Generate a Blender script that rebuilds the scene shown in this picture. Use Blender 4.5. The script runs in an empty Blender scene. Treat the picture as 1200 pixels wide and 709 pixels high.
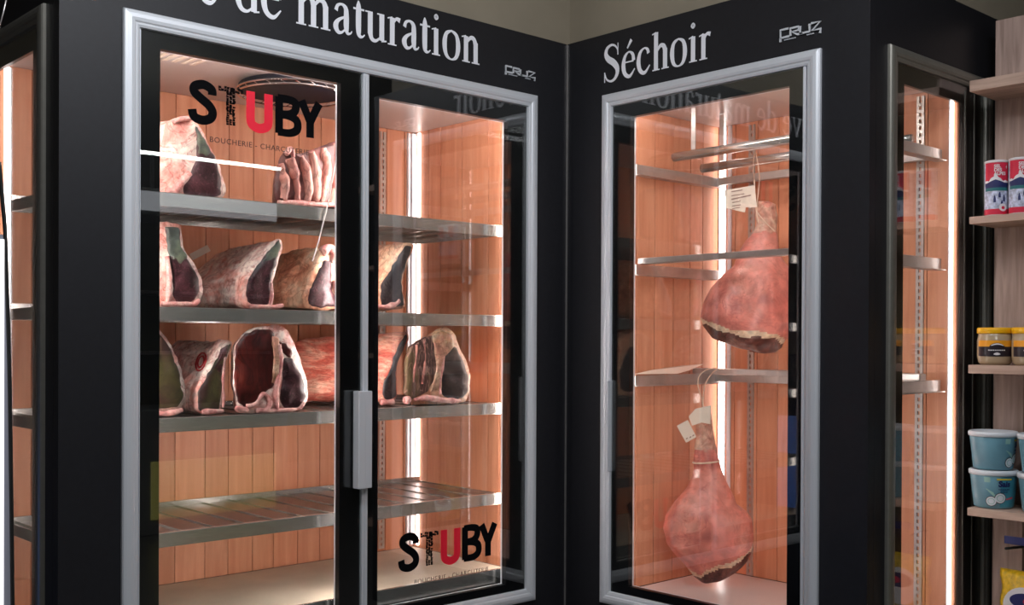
import bpy, bmesh, math, random
from mathutils import Vector, Matrix, noise
random.seed(7)
PI = math.pi
SC = bpy.context.scene
COL = SC.collection

# ------------------------------------------------------------------ camera (principal point and focal length in the 1200x709 frame)
F, CY, ROLL, YAW, PITCH = 1290.59, 405.936, 0.0045, 0.8274, -0.0049
CAM = Vector((-2.8472, -2.8095, 0.0))
FW = Vector((math.cos(YAW)*math.cos(PITCH), math.sin(YAW)*math.cos(PITCH), math.sin(PITCH)))
_rt = Vector((math.sin(YAW), -math.cos(YAW), 0)); _up = _rt.cross(FW)
RT = _rt*math.cos(ROLL) + _up*math.sin(ROLL)
UP = _up*math.cos(ROLL) - _rt*math.sin(ROLL)
cd = bpy.data.cameras.new('camera'); cam = bpy.data.objects.new('camera', cd); COL.objects.link(cam)
m = Matrix((RT, UP, -FW)).transposed().to_4x4(); m.translation = CAM
cam.matrix_world = m
cd.sensor_width = 36; cd.lens = F/1200*36; cd.shift_y = (CY-354.5)/1200; cd.clip_start = 0.05
SC.camera = cam
def ray(px, py): return FW + RT*((px-600)/F) - UP*((py-CY)/F)
def hx(px, py, x): d = ray(px, py); return CAM + d*((x-CAM.x)/d.x)
def hy(px, py, y): d = ray(px, py); return CAM + d*((y-CAM.y)/d.y)
def hz(px, py, z): d = ray(px, py); return CAM + d*((z-CAM.z)/d.z)

# ------------------------------------------------------------------ view, world, lamps of the shop
SC.view_settings.view_transform = 'Standard'; SC.view_settings.look = 'None'
SC.view_settings.gamma = 1; SC.view_settings.use_curve_mapping = False
SC.view_settings.exposure = 0.0
w = bpy.data.worlds.new('world'); SC.world = w; w.use_nodes = True
w.node_tree.nodes['Background'].inputs[0].default_value = (.6, .65, .75, 1)
w.node_tree.nodes['Background'].inputs[1].default_value = 0.05
SC.cycles.max_bounces = 10; SC.cycles.transparent_max_bounces = 24
SC.cycles.sample_clamp_indirect = 4.0

LED_STRENGTH = 7.0; LED_FRONT = 36.0; LED_MULLION = 75.0
def area(name, loc, target, sx, sy, power, col=(1, .97, .92)):
    l = bpy.data.lights.new(name, 'AREA'); l.shape = 'RECTANGLE'; l.size = sx; l.size_y = sy
    l.energy = power; l.color = col
    o = bpy.data.objects.new(name, l); COL.objects.link(o); o.location = loc
    o.rotation_euler = (Vector(target)-Vector(loc)).to_track_quat('-Z', 'Y').to_euler()
    return o
area('ceiling_lamp_light', (-1.9, -1.25, 1.60), (-1.5, -.3, 0), .9, .12, 20, (.93, .96, 1))
area('ceiling_lamp_light', (-.85, -2.2, 1.60), (-.3, -1.2, .2), .9, .12, 14, (.93, .95, 1))
area('ceiling_lamp_light', (-3.0, -3.6, 1.60), (-3, -3.6, 0), 1.4, .15, 25, (.95, .97, 1))

# ------------------------------------------------------------------ materials
def mat(name): 
    mm = bpy.data.materials.new(name); mm.use_nodes = True
    return mm, mm.node_tree.nodes, mm.node_tree.links, mm.node_tree.nodes['Principled BSDF']
def lin(c):
    return tuple(((v/255)/12.92 if v/255 <= .04045 else ((v/255+.055)/1.055)**2.4) for v in c)
def plain(name, rgb, rough=.5, metal=0.0, noise_amt=.0, scale=20, bump=0.0, spec=.5, stretch=None):
    mm, N, L, b = mat(name)
    b.inputs['Base Color'].default_value = (*rgb, 1); b.inputs['Roughness'].default_value = rough
    b.inputs['Metallic'].default_value = metal; b.inputs['Specular IOR Level'].default_value = spec
    if noise_amt or bump:
        tc = N.new('ShaderNodeTexCoord'); mp = N.new('ShaderNodeMapping'); L.new(tc.outputs['Object'], mp.inputs[0])
        if stretch: mp.inputs['Scale'].default_value = stretch
        nz = N.new('ShaderNodeTexNoise'); nz.inputs['Scale'].default_value = scale; nz.inputs['Detail'].default_value = 5
        L.new(mp.outputs[0], nz.inputs['Vector'])
        if noise_amt:
            r = N.new('ShaderNodeValToRGB')
            r.color_ramp.elements[0].color = (*[c*(1-noise_amt) for c in rgb], 1); r.color_ramp.elements[0].position = .3
            r.color_ramp.elements[1].color = (*[min(1, c*(1+noise_amt)) for c in rgb], 1); r.color_ramp.elements[1].position = .7
            L.new(nz.outputs['Fac'], r.inputs[0]); L.new(r.outputs[0], b.inputs['Base Color'])
        if bump:
            bp = N.new('ShaderNodeBump'); bp.inputs['Strength'].default_value = bump; bp.inputs['Distance'].default_value = .002
            L.new(nz.outputs['Fac'], bp.inputs['Height']); L.new(bp.outputs[0], b.inputs['Normal'])
    return mm
def emis(name, rgb, s):
    mm, N, L, b = mat(name)
    b.inputs['Base Color'].default_value = (0.8, .8, .8, 1)
    b.inputs['Emission Color'].default_value = (*rgb, 1); b.inputs['Emission Strength'].default_value = s
    return mm
def glass_mat(name, tint=(1, 1, 1), r0=.072):
    # clear pane: straight transmission plus a mirror reflection that grows towards grazing angles (Schlick)
    mm = bpy.data.materials.new(name); mm.use_nodes = True; N = mm.node_tree.nodes; L = mm.node_tree.links; N.clear()
    out = N.new('ShaderNodeOutputMaterial'); mx = N.new('ShaderNodeMixShader')
    tr = N.new('ShaderNodeBsdfTransparent'); tr.inputs[0].default_value = (*tint, 1)
    gl = N.new('ShaderNodeBsdfGlossy'); gl.inputs['Roughness'].default_value = 0.0; gl.inputs[0].default_value = (1, 1, 1, 1)
    g = N.new('ShaderNodeNewGeometry'); d = N.new('ShaderNodeVectorMath'); d.operation = 'DOT_PRODUCT'
    L.new(g.outputs['Normal'], d.inputs[0]); L.new(g.outputs['Incoming'], d.inputs[1])
    ab = N.new('ShaderNodeMath'); ab.operation = 'ABSOLUTE'; L.new(d.outputs['Value'], ab.inputs[0])
    om = N.new('ShaderNodeMath'); om.operation = 'SUBTRACT'; om.inputs[0].default_value = 1; L.new(ab.outputs[0], om.inputs[1])
    pw = N.new('ShaderNodeMath'); pw.operation = 'POWER'; L.new(om.outputs[0], pw.inputs[0]); pw.inputs[1].default_value = 5
    ma = N.new('ShaderNodeMath'); ma.operation = 'MULTIPLY_ADD'; L.new(pw.outputs[0], ma.inputs[0]); ma.inputs[1].default_value = 1-r0; ma.inputs[2].default_value = r0
    L.new(ma.outputs[0], mx.inputs[0]); L.new(tr.outputs[0], mx.inputs[1]); L.new(gl.outputs[0], mx.inputs[2])
    L.new(mx.outputs[0], out.inputs[0]); return mm
def wood_mat(name, c1, c2, axis_stretch=(6, 6, .6), rough=.5, island=True, amt=.12):
    mm, N, L, b = mat(name)
    tc = N.new('ShaderNodeTexCoord'); mp = N.new('ShaderNodeMapping'); mp.inputs['Scale'].default_value = axis_stretch
    L.new(tc.outputs['Object'], mp.inputs[0])
    nz = N.new('ShaderNodeTexNoise'); nz.inputs['Scale'].default_value = 6; nz.inputs['Detail'].default_value = 8; nz.inputs['Distortion'].default_value = .6
    L.new(mp.outputs[0], nz.inputs['Vector'])
    r = N.new('ShaderNodeValToRGB'); r.color_ramp.elements[0].color = (*c1, 1); r.color_ramp.elements[1].color = (*c2, 1)
    r.color_ramp.elements[0].position = .3; r.color_ramp.elements[1].position = .7
    L.new(nz.outputs['Fac'], r.inputs[0])
    if island:
        g = N.new('ShaderNodeNewGeometry'); mr = N.new('ShaderNodeMapRange'); mr.inputs['To Min'].default_value = 1-amt; mr.inputs['To Max'].default_value = 1+amt
        L.new(g.outputs['Random Per Island'], mr.inputs[0])
        hs = N.new('ShaderNodeHueSaturation'); L.new(mr.outputs[0], hs.inputs['Value']); L.new(r.outputs[0], hs.inputs['Color'])
        L.new(hs.outputs[0], b.inputs['Base Color'])
    else: L.new(r.outputs[0], b.inputs['Base Color'])
    b.inputs['Roughness'].default_value = rough
    bp = N.new('ShaderNodeBump'); bp.inputs['Strength'].default_value = .15; bp.inputs['Distance'].default_value = .002
    L.new(nz.outputs['Fac'], bp.inputs['Height']); L.new(bp.outputs[0], b.inputs['Normal'])
    return mm
def flesh(name, stops, scale=14, rough=.42, bump=.35, fine=60, stretch=(1, 1, 1), dist=.8, mould=None, vein=None, vw=.022, vs=1.4):
    # mottled meat or fat: large patches, fine fibre grain on top, optional mould tone in patches
    mm, N, L, b = mat(name)
    tc = N.new('ShaderNodeTexCoord'); mp = N.new('ShaderNodeMapping'); mp.inputs['Scale'].default_value = stretch
    L.new(tc.outputs['Object'], mp.inputs[0])
    nz = N.new('ShaderNodeTexNoise'); nz.inputs['Scale'].default_value = scale; nz.inputs['Detail'].default_value = 6; nz.inputs['Distortion'].default_value = dist
    nz.inputs['Roughness'].default_value = .62
    L.new(mp.outputs[0], nz.inputs['Vector'])
    r = N.new('ShaderNodeValToRGB'); e = r.color_ramp.elements
    n = len(stops)
    for i, (p, c) in enumerate(stops):
        el = e[i] if i < 2 else e.new(p)
        el.position = p; el.color = (*lin(c), 1)
    L.new(nz.outputs['Fac'], r.inputs[0])
    fn = N.new('ShaderNodeTexNoise'); fn.inputs['Scale'].default_value = fine; fn.inputs['Detail'].default_value = 4
    L.new(mp.outputs[0], fn.inputs['Vector'])
    mr = N.new('ShaderNodeMapRange'); mr.inputs['From Min'].default_value = .3; mr.inputs['From Max'].default_value = .7
    mr.inputs['To Min'].default_value = .72; mr.inputs['To Max'].default_value = 1.25
    L.new(fn.outputs['Fac'], mr.inputs[0])
    hs = N.new('ShaderNodeHueSaturation'); L.new(mr.outputs[0], hs.inputs['Value']); L.new(r.outputs[0], hs.inputs['Color'])
    col = hs.outputs[0]
    if mould:
        mz = N.new('ShaderNodeTexNoise'); mz.inputs['Scale'].default_value = 9; mz.inputs['Detail'].default_value = 3
        ad = N.new('ShaderNodeVectorMath'); ad.operation = 'ADD'; ad.inputs[1].default_value = (3.1, 7.7, 1.3)
        L.new(tc.outputs['Object'], ad.inputs[0]); L.new(ad.outputs[0], mz.inputs['Vector'])
        rr = N.new('ShaderNodeMapRange'); rr.inputs['From Min'].default_value = .5; rr.inputs['From Max'].default_value = .62; rr.inputs['To Max'].default_value = .75
        L.new(mz.outputs['Fac'], rr.inputs[0])
        mx = N.new('ShaderNodeMix'); mx.data_type = 'RGBA'; mx.inputs['B'].default_value = (*lin(mould), 1)
        L.new(rr.outputs[0], mx.inputs['Factor']); L.new(col, mx.inputs['A']); col = mx.outputs['Result']
    if vein:
        vz = N.new('ShaderNodeTexNoise'); vz.inputs['Scale'].default_value = scale*vs; vz.inputs['Detail'].default_value = 5; vz.inputs['Distortion'].default_value = 1.6
        va = N.new('ShaderNodeVectorMath'); va.operation = 'ADD'; va.inputs[1].default_value = (9.1, 2.7, 5.3)
        L.new(mp.outputs[0], va.inputs[0]); L.new(va.outputs[0], vz.inputs['Vector'])
        v1 = N.new('ShaderNodeMath'); v1.operation = 'SUBTRACT'; L.new(vz.outputs['Fac'], v1.inputs[0]); v1.inputs[1].default_value = .5
        v2 = N.new('ShaderNodeMath'); v2.operation = 'ABSOLUTE'; L.new(v1.outputs[0], v2.inputs[0])
        v3 = N.new('ShaderNodeMapRange'); v3.inputs['From Min'].default_value = 0; v3.inputs['From Max'].default_value = vw; v3.inputs['To Min'].default_value = .7; v3.inputs['To Max'].default_value = 0
        L.new(v2.outputs[0], v3.inputs[0])
        vx = N.new('ShaderNodeMix'); vx.data_type = 'RGBA'; vx.inputs['B'].default_value = (*lin(vein), 1)
        L.new(v3.outputs[0], vx.inputs['Factor']); L.new(col, vx.inputs['A']); col = vx.outputs['Result']
    L.new(col, b.inputs['Base Color'])
    b.inputs['Roughness'].default_value = rough
    bp = N.new('ShaderNodeBump'); bp.inputs['Strength'].default_value = bump; bp.inputs['Distance'].default_value = .006
    L.new(nz.outputs['Fac'], bp.inputs['Height'])
    bp2 = N.new('ShaderNodeBump'); bp2.inputs['Strength'].default_value = bump*.6; bp2.inputs['Distance'].default_value = .0015
    L.new(fn.outputs['Fac'], bp2.inputs['Height']); L.new(bp.outputs[0], bp2.inputs['Normal'])
    L.new(bp2.outputs[0], b.inputs['Normal'])
    return mm

M = {}
M['black'] = plain('black_laminate', (.013, .013, .0165), .45, spec=.4, noise_amt=.12, scale=60, bump=.08)
M['alu'] = plain('brushed_aluminium', (.76, .79, .84), .42, .3)
M['alu_dark'] = plain('anodised_bronze_and_shaded_aluminium', (.26, .25, .22), .4, .6, .05, 40)
M['frit'] = plain('black_enamel', (.004, .004, .005), .3, spec=.2)
M['glass'] = glass_mat('door_glass', (.97, .985, .98))
M['steel'] = plain('stainless_steel', (.60, .585, .55), .22, .8, .08, 30, .12, stretch=(1, 6, 6))
M['steel_rough'] = plain('brushed_steel', (.60, .57, .55), .34, .8, .1, 25, .15)
M['slat'] = plain('dull_steel_slats', (.26, .23, .22), .28, .9, .1, 30)
M['chrome'] = plain('chrome', (.75, .75, .76), .12, 1.0)
M['wood'] = wood_mat('interior_cedar_planks', lin((212, 139, 102)), lin((231, 165, 129)), (7, 7, .5), .5)
M['liner'] = plain('ceiling_liner', lin((205, 190, 184)), .35, 0, .03, 15)
M['board'] = plain('cream_polyethylene_board', lin((214, 200, 178)), .5, 0, .08, 9, .05)
M['pinkboard'] = plain('pale_interior_floor', lin((222, 200, 194)), .35, 0, .05, 9, .03)
M['led'] = emis('led_diffuser', (1, .86, .82), LED_STRENGTH)
M['led_mullion'] = emis('mullion_led_diffuser', (1, .86, .82), LED_MULLION)
M['led_front'] = emis('front_fill_led_diffuser', (1, .86, .81), LED_FRONT)
M['letter'] = plain('white_vinyl_lettering', (.93, .94, 1.0), .45)
M['blackletter'] = plain('black_vinyl', (.002, .002, .003), .8, spec=.1)
M['redletter'] = plain('red_vinyl', (1.0, .012, .045), .5)
M['greyletter'] = plain('dark_grey_vinyl', lin((70, 48, 42)), .5)
M['plaster'] = plain('taupe_painted_wall', lin((150, 140, 122)), .8, 0, .05, 6, .1)
M['ceil'] = plain('shop_ceiling_paint', lin((150, 142, 125)), .9, 0, .05, 5)
M['tile'] = plain('dark_floor_tile', lin((90, 88, 86)), .35, 0, .12, 5, .05)
M['fat'] = flesh('beef_fat', [(.28, (190, 100, 90)), (.40, (232, 166, 152)), (.52, (246, 218, 206)), (.72, (250, 234, 220))], 11, vein=(168, 70, 62), vw=.03)
M['fat_orange'] = flesh('aged_beef_fat', [(.3, (172, 96, 70)), (.42, (222, 156, 124)), (.56, (238, 196, 164)), (.75, (246, 220, 190))], 9, vein=(140, 80, 58), vw=.03)
M['fat_red'] = flesh('streaked_fresh_fat', [(.3, (190, 60, 48)), (.43, (226, 120, 100)), (.58, (240, 182, 156)), (.78, (244, 210, 186))], 12, stretch=(1, .35, 2.2), vein=(186, 60, 48), vw=.04, vs=2)
M['fat_green'] = flesh('mould_bloomed_fat', [(.3, (130, 66, 56)), (.45, (196, 134, 112)), (.6, (220, 190, 160)), (.75, (230, 208, 180))], 11, mould=(112, 116, 62), vein=(120, 84, 60))
M['lean'] = flesh('dry_aged_lean', [(.3, (22, 8, 12)), (.5, (54, 22, 28)), (.7, (84, 46, 52))], 16, .38, fine=90, vein=(150, 104, 108), vw=.012, vs=2)
M['lean_grey'] = flesh('grey_crusted_lean', [(.3, (22, 17, 19)), (.5, (44, 36, 38)), (.7, (74, 64, 64))], 16, .4, fine=90, vein=(120, 108, 106), vw=.012, vs=2)
M['lean_green'] = flesh('mouldy_green_lean', [(.3, (46, 20, 26)), (.46, (58, 36, 34)), (.58, (66, 62, 34)), (.75, (84, 80, 46))], 7, .45, fine=70, vein=(24, 18, 16), vw=.02, vs=3)
M['lean_top'] = flesh('green_grey_crust', [(.3, (44, 48, 44)), (.5, (74, 82, 74)), (.7, (118, 124, 100))], 12, .5)
M['cavity'] = flesh('rib_cavity_meat', [(.3, (34, 8, 10)), (.5, (78, 22, 22)), (.66, (116, 44, 36)), (.8, (160, 92, 76))], 10, .32, fine=40, stretch=(1, 1, .6), vein=(24, 6, 8), vw=.05, vs=1.6)
M['cavity_dry'] = flesh('dried_rib_meat', [(.3, (46, 26, 26)), (.48, (98, 62, 58)), (.62, (112, 96, 62)), (.78, (186, 140, 122))], 14, .45, fine=50, stretch=(1.6, 1, .35), vein=(206, 160, 144), vw=.03, vs=1.6)
M['bone'] = flesh('sawn_bone', [(.3, (176, 84, 84)), (.5, (222, 160, 152)), (.72, (240, 206, 194))], 22, .4, vein=(176, 70, 74), vw=.02)
M['rib_pale'] = flesh('rib_bone_band', [(.3, (158, 90, 82)), (.5, (200, 134, 120)), (.7, (226, 176, 160))], 16, .4, stretch=(1, 1, .4), vein=(104, 54, 50), vw=.05, vs=1.2)
M['rib_dark'] = flesh('meat_between_ribs', [(.3, (50, 22, 22)), (.5, (98, 50, 48)), (.7, (146, 88, 80))], 14, .4, stretch=(1, 1, .4))
M['ham'] = flesh('cured_ham_skin', [(.26, (170, 84, 76)), (.45, (216, 126, 112)), (.6, (228, 150, 134)), (.78, (238, 184, 166))], 6, .34, .2, fine=26, vein=(180, 84, 76), vw=.02, vs=2.5)
M['ham_fat'] = flesh('ham_fat_rim', [(.3, (212, 164, 130)), (.5, (236, 206, 174)), (.7, (246, 226, 200))], 18, .4)
M['ham_cut'] = flesh('ham_cut_lean', [(.3, (58, 24, 22)), (.5, (104, 56, 48)), (.68, (144, 92, 78)), (.88, (190, 140, 118))], 16, .4, vein=(40, 16, 16), vw=.04)
M['hock'] = flesh('ham_hock_skin', [(.3, (150, 84, 72)), (.46, (204, 148, 128)), (.6, (228, 192, 168)), (.8, (240, 214, 190))], 24, .45)
M['paper'] = plain('cream_paper', lin((240, 222, 204)), .7, 0, .03, 30)
M['print'] = plain('faded_print', lin((150, 116, 104)), .7)
M['twine'] = plain('cotton_twine', lin((236, 208, 184)), .8)
M['rubber'] = plain('black_rubber', (.012, .012, .012), .5)
M['cablewhite'] = plain('white_cable', lin((235, 225, 220)), .4)
M['oak'] = wood_mat('pale_greige_oak_laminate', lin((150, 124, 112)), lin((196, 168, 156)), (9, 9, .7), .55, False)
M['oak_h'] = wood_mat('pale_greige_oak_shelf', lin((168, 138, 122)), lin((204, 174, 156)), (9, .7, 9), .5, False)
M['backboard'] = plain('olive_back_panel', lin((96, 80, 56)), .7, 0, .1, 10)

# ------------------------------------------------------------------ mesh helpers
def tag(o, label=None, cat=None, group=None, kind=None):
    if label: o['label'] = label
    if cat: o['category'] = cat
    if group: o['group'] = group
    if kind: o['kind'] = kind
    return o
def empty(name, loc, label, cat, group=None):
    o = bpy.data.objects.new(name, None); COL.objects.link(o); o.location = loc
    o.empty_display_size = .05
    return tag(o, label, cat, group)
def link(name, me, mats, parent=None, smooth=False):
    o = bpy.data.objects.new(name, me); COL.objects.link(o)
    for mm in (mats if isinstance(mats, (list, tuple)) else [mats]): me.materials.append(mm)
    if smooth:
        for p in me.polygons: p.use_smooth = True
    if parent is not None:
        o.parent = parent
        pl = parent.matrix_basis.translation.copy(); g = parent.parent
        while g is not None: pl += g.matrix_basis.translation; g = g.parent
        me.transform(Matrix.Translation(-pl))
    return o
class MB:
    def __init__(s): s.b = bmesh.new()
    def box(s, x0, x1, y0, y1, z0, z1, bev=0.0, mi=0, seg=2):
        t = bmesh.new()
        vs = [t.verts.new(((x0, x1)[i], (y0, y1)[j], (z0, z1)[k])) for i in (0, 1) for j in (0, 1) for k in (0, 1)]
        for f in ((0, 1, 3, 2), (4, 6, 7, 5), (0, 4, 5, 1), (2, 3, 7, 6), (0, 2, 6, 4), (1, 5, 7, 3)): t.faces.new([vs[i] for i in f])
        if bev: bmesh.ops.bevel(t, geom=t.edges[:]+t.verts[:], offset=bev, segments=seg, affect='EDGES', profile=.5)
        for f in t.faces: f.material_index = mi
        me = bpy.data.meshes.new('t'); t.to_mesh(me); t.free(); s.b.from_mesh(me); bpy.data.meshes.remove(me)
        return s
    def tube(s, pts, r, n=10, caps=True, mi=0, ry=None):
        pts = [Vector(p) for p in pts]; rings = []
        for i, p in enumerate(pts):
            d = (pts[min(i+1, len(pts)-1)]-pts[max(i-1, 0)]).normalized()
            a = d.orthogonal() if abs(d.z) > .95 else d.cross(Vector((0, 0, 1)))
            a.normalize(); bb = d.cross(a).normalized()
            if i and a.dot(pa) < 0: a = -a; bb = -bb
            pa = a
            rr = r[i] if isinstance(r, (list, tuple)) else r
            r2 = (ry if ry else rr)
            rings.append([s.b.verts.new(p + a*rr*math.cos(2*PI*k/n) + bb*r2*math.sin(2*PI*k/n)) for k in range(n)])
        for i in range(len(rings)-1):
            for k in range(n):
                f = s.b.faces.new((rings[i][k], rings[i][(k+1) % n], rings[i+1][(k+1) % n], rings[i+1][k])); f.material_index = mi
        if caps:
            for rg in (rings[0][::-1], rings[-1]): s.b.faces.new(rg).material_index = mi
        return s
    def lathe(s, cx, cy, prof, n=36, mi=0, cap=True):
        rings = [[s.b.verts.new((cx+r*math.cos(2*PI*k/n), cy+r*math.sin(2*PI*k/n), z)) for k in range(n)] for r, z in prof]
        for i in range(len(rings)-1):
            for k in range(n): s.b.faces.new((rings[i][k], rings[i][(k+1) % n], rings[i+1][(k+1) % n], rings[i+1][k])).material_index = mi
        if cap:
            s.b.faces.new(rings[0][::-1]).material_index = mi; s.b.faces.new(rings[-1]).material_index = mi
        return s
    def poly(s, pts, d=None, mi=0):          # polygon, extruded by vector d
        vs = [s.b.verts.new(p) for p in pts]
        s.b.faces.new(vs).material_index = mi
        if d is not None:
            d = Vector(d); v2 = [s.b.verts.new(Vector(p)+d) for p in pts]
            s.b.faces.new(v2[::-1]).material_index = mi
            for i in range(len(vs)):
                j = (i+1) % len(vs); s.b.faces.new((vs[i], v2[i], v2[j], vs[j])).material_index = mi
        return s
    def build(s, name, mats, parent=None, smooth=False):
        bmesh.ops.recalc_face_normals(s.b, faces=s.b.faces[:])
        me = bpy.data.meshes.new(name); s.b.to_mesh(me); s.b.free()
        return link(name, me, mats, parent, smooth)

def text_mesh(body, size, sx=1.0, extrude=.0005, bold=0.0, align='LEFT', spacing=1.0):
    cu = bpy.data.curves.new('t', 'FONT'); cu.body = body; cu.size = size; cu.extrude = extrude; cu.offset = bold; cu.align_x = align
    cu.resolution_u = 3; cu.space_character = spacing
    o = bpy.data.objects.new('t', cu); COL.objects.link(o)
    dg = bpy.context.evaluated_depsgraph_get(); dg.update()
    me = bpy.data.meshes.new_from_object(o.evaluated_get(dg)); bpy.data.objects.remove(o); bpy.data.curves.remove(cu)
    for v in me.vertices: v.co.x *= sx
    me.materials.clear()
    return me
def place_text(me, origin, u, v):
    n = Vector(u).cross(Vector(v)).normalized(); u = Vector(u).normalized(); v = Vector(v).normalized(); o = Vector(origin)
    for q in me.vertices: c = q.co.copy(); q.co = o + u*c.x + v*c.y + n*c.z
    return me
def wrap_text(me, cx, cy, z, R, ang):       # bend flat lettering round a cylinder; ang = direction the lettering faces
    for q in me.vertices:
        c = q.co.copy(); a = ang + c.x/R
        q.co = Vector((cx+(R+c.z)*math.cos(a), cy+(R+c.z)*math.sin(a), z+c.y))
    return me

# ------------------------------------------------------------------ lettering drawn as pen strokes of varying width
def crom(P, n=6):
    out = []
    for i in range(len(P)-1):
        p0, p1, p2, p3 = P[max(i-1, 0)], P[i], P[i+1], P[min(i+2, len(P)-1)]
        for k in range(n):
            t = k/n
            out.append(tuple(.5*((2*p1[j]) + (-p0[j]+p2[j])*t + (2*p0[j]-5*p1[j]+4*p2[j]-p3[j])*t*t + (-p0[j]+3*p1[j]-3*p2[j]+p3[j])*t**3) for j in range(3)))
    out.append(tuple(P[-1])); return out
def pen(mb, P, T, mi=0, smooth=True, closed=False, th=.0012):
    P = crom(P) if smooth else [tuple(p) for p in P]
    L = []; R = []
    for i, (x, y, wd) in enumerate(P):
        a = P[(i-1) % (len(P)-1) if closed and i == 0 else max(i-1, 0)]; b = P[min(i+1, len(P)-1)]
        if closed and i == 0: a = P[-2]
        if closed and i == len(P)-1: b = P[1]
        dx, dy = b[0]-a[0], b[1]-a[1]; l = math.hypot(dx, dy) or 1; nx, ny = -dy/l, dx/l
        L.append((x+nx*wd/2, y+ny*wd/2)); R.append((x-nx*wd/2, y-ny*wd/2))
    for i in range(len(P)-1):
        q = [L[i], L[i+1], R[i+1], R[i]]
        lo = [mb.b.verts.new(T(*p, 0)) for p in q]; hi = [mb.b.verts.new(T(*p, th)) for p in q]
        mb.b.faces.new(hi).material_index = mi
        for k in range(4):
            if k in (0, 2) or i in (0, len(P)-2): mb.b.faces.new((lo[k], lo[(k+1) % 4], hi[(k+1) % 4], hi[k])).material_index = mi
S_ = .108; s_ = .03; XH = .45
def serif(x, y, w=.2, drop=0): return [('l', [(x-w/2, y, .022), (x+w/2, y, .022)])]
def stem(x, y0, y1): return [('l', [(x, y0, S_), (x, y1, S_)])]
GLY = {
 'o': (.5, [('c', [(.25, .465, .028), (.12, .40, .075), (.075, .225, S_), (.12, .05, .075), (.25, -.012, .028), (.38, .05, .075), (.425, .225, S_), (.38, .40, .075), (.25, .465, .028)])]),
 'e': (.444, [('l', [(.08, .275, .026), (.37, .275, .026)]), ('s', [(.375, .28, .09), (.345, .40, .07), (.235, .455, .03), (.12, .38, .07), (.075, .215, S_), (.13, .06, .085), (.27, .01, .06), (.41, .13, .022)])]),
 'c': (.444, [('s', [(.36, .345, .075), (.33, .42, .06), (.235, .452, .03), (.12, .38, .07), (.075, .215, S_), (.13, .06, .085), (.26, .01, .06), (.40, .13, .022)])]),
 'v': (.5, [('l', [(.085, .44, .09), (.26, .02, .06)]), ('l', [(.25, .0, .03), (.40, .44, .03)])] + serif(.10, .44, .21) + serif(.40, .44, .15)),
 'a': (.444, [('s', [(.085, .34, .075), (.12, .42, .055), (.21, .45, .04), (.295, .40, .085), (.31, .28, S_), (.31, .12, S_), (.335, .03, .06), (.40, .03, .03), (.435, .07, .02)]),
              ('s', [(.30, .275, .03), (.14, .20, .06), (.08, .105, S_), (.13, .02, .07), (.21, .02, .04), (.30, .09, .03)])]),
 'd': (.5, stem(.385, .02, .68) + [('l', [(.30, .672, .022), (.40, .672, .022)]), ('l', [(.38, .02, .025), (.49, .035, .025)]), ('s', [(.36, .39, .03), (.25, .452, .035), (.12, .38, .075), (.075, .21, S_), (.13, .05, .08), (.25, .01, .045), (.36, .08, .03)])]),
 'm': (.778, stem(.13, 0, .44) + stem(.385, 0, .36) + stem(.64, 0, .36) + serif(.13, .01, .2) + serif(.385, .01, .2) + serif(.64, .01, .2)
       + [('l', [(.02, .415, .022), (.13, .445, .022)]), ('s', [(.15, .34, .05), (.25, .425, .065), (.34, .41, .085), (.385, .32, S_)]), ('s', [(.405, .34, .05), (.505, .425, .065), (.595, .41, .085), (.64, .32, S_)])]),
 'n': (.5, stem(.13, 0, .44) + stem(.385, 0, .36) + serif(.13, .01, .2) + serif(.385, .01, .2)
       + [('l', [(.02, .415, .022), (.13, .445, .022)]), ('s', [(.15, .34, .05), (.25, .425, .065), (.34, .41, .085), (.385, .32, S_)])]),
 'h': (.5, stem(.13, 0, .68) + stem(.385, 0, .36) + serif(.13, .01, .2) + serif(.385, .01, .2)
       + [('l', [(.02, .655, .022), (.13, .68, .022)]), ('s', [(.15, .34, .05), (.25, .425, .065), (.34, .41, .085), (.385, .32, S_)])]),
 'u': (.5, stem(.12, .1, .45) + stem(.385, .03, .45) + [('l', [(.01, .44, .022), (.13, .44, .022)]), ('l', [(.28, .44, .022), (.39, .44, .022)]), ('l', [(.38, .02, .025), (.49, .035, .025)]),
       ('s', [(.12, .12, S_), (.16, .03, .075), (.25, .01, .05), (.36, .08, .03)])]),
 'r': (.333, stem(.13, 0, .44) + serif(.13, .01, .2) + [('l', [(.02, .415, .022), (.13, .445, .022)]), ('s', [(.15, .34, .03), (.22, .43, .05), (.31, .415, .08)])]),
 't': (.278, [('s', [(.13, .57, .02), (.135, .45, S_), (.135, .12, S_), (.16, .03, .07), (.22, .02, .035), (.275, .06, .02)]), ('l', [(.02, .44, .03), (.26, .44, .03)])]),
 'i': (.278, stem(.14, 0, .44) + serif(.14, .01, .2) + [('l', [(.03, .415, .022), (.14, .445, .022)]), ('c', [(.14, .655, .055), (.113, .63, .055), (.14, .603, .055), (.167, .63, .055), (.14, .655, .055)])]),
 'S': (.556, [('s', [(.46, .46, .02), (.45, .56, .03), (.37, .64, .04), (.26, .665, .045), (.14, .62, .07), (.10, .52, .1), (.17, .42, .12), (.33, .33, .13), (.44, .22, .12), (.44, .11, .09), (.36, .02, .06), (.24, -.005, .04), (.12, .05, .035), (.07, .16, .02)]),
       ('l', [(.465, .68, .02), (.465, .46, .02)]), ('l', [(.065, .18, .02), (.065, -.01, .02)])]),
 'C': (.667, [('s', [(.60, .47, .02), (.56, .60, .04), (.38, .665, .04), (.20, .60, .08), (.09, .33, .11), (.20, .07, .08), (.38, .005, .045), (.52, .05, .04), (.62, .16, .02)]), ('l', [(.60, .68, .02), (.60, .46, .02)])]),
}
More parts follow.
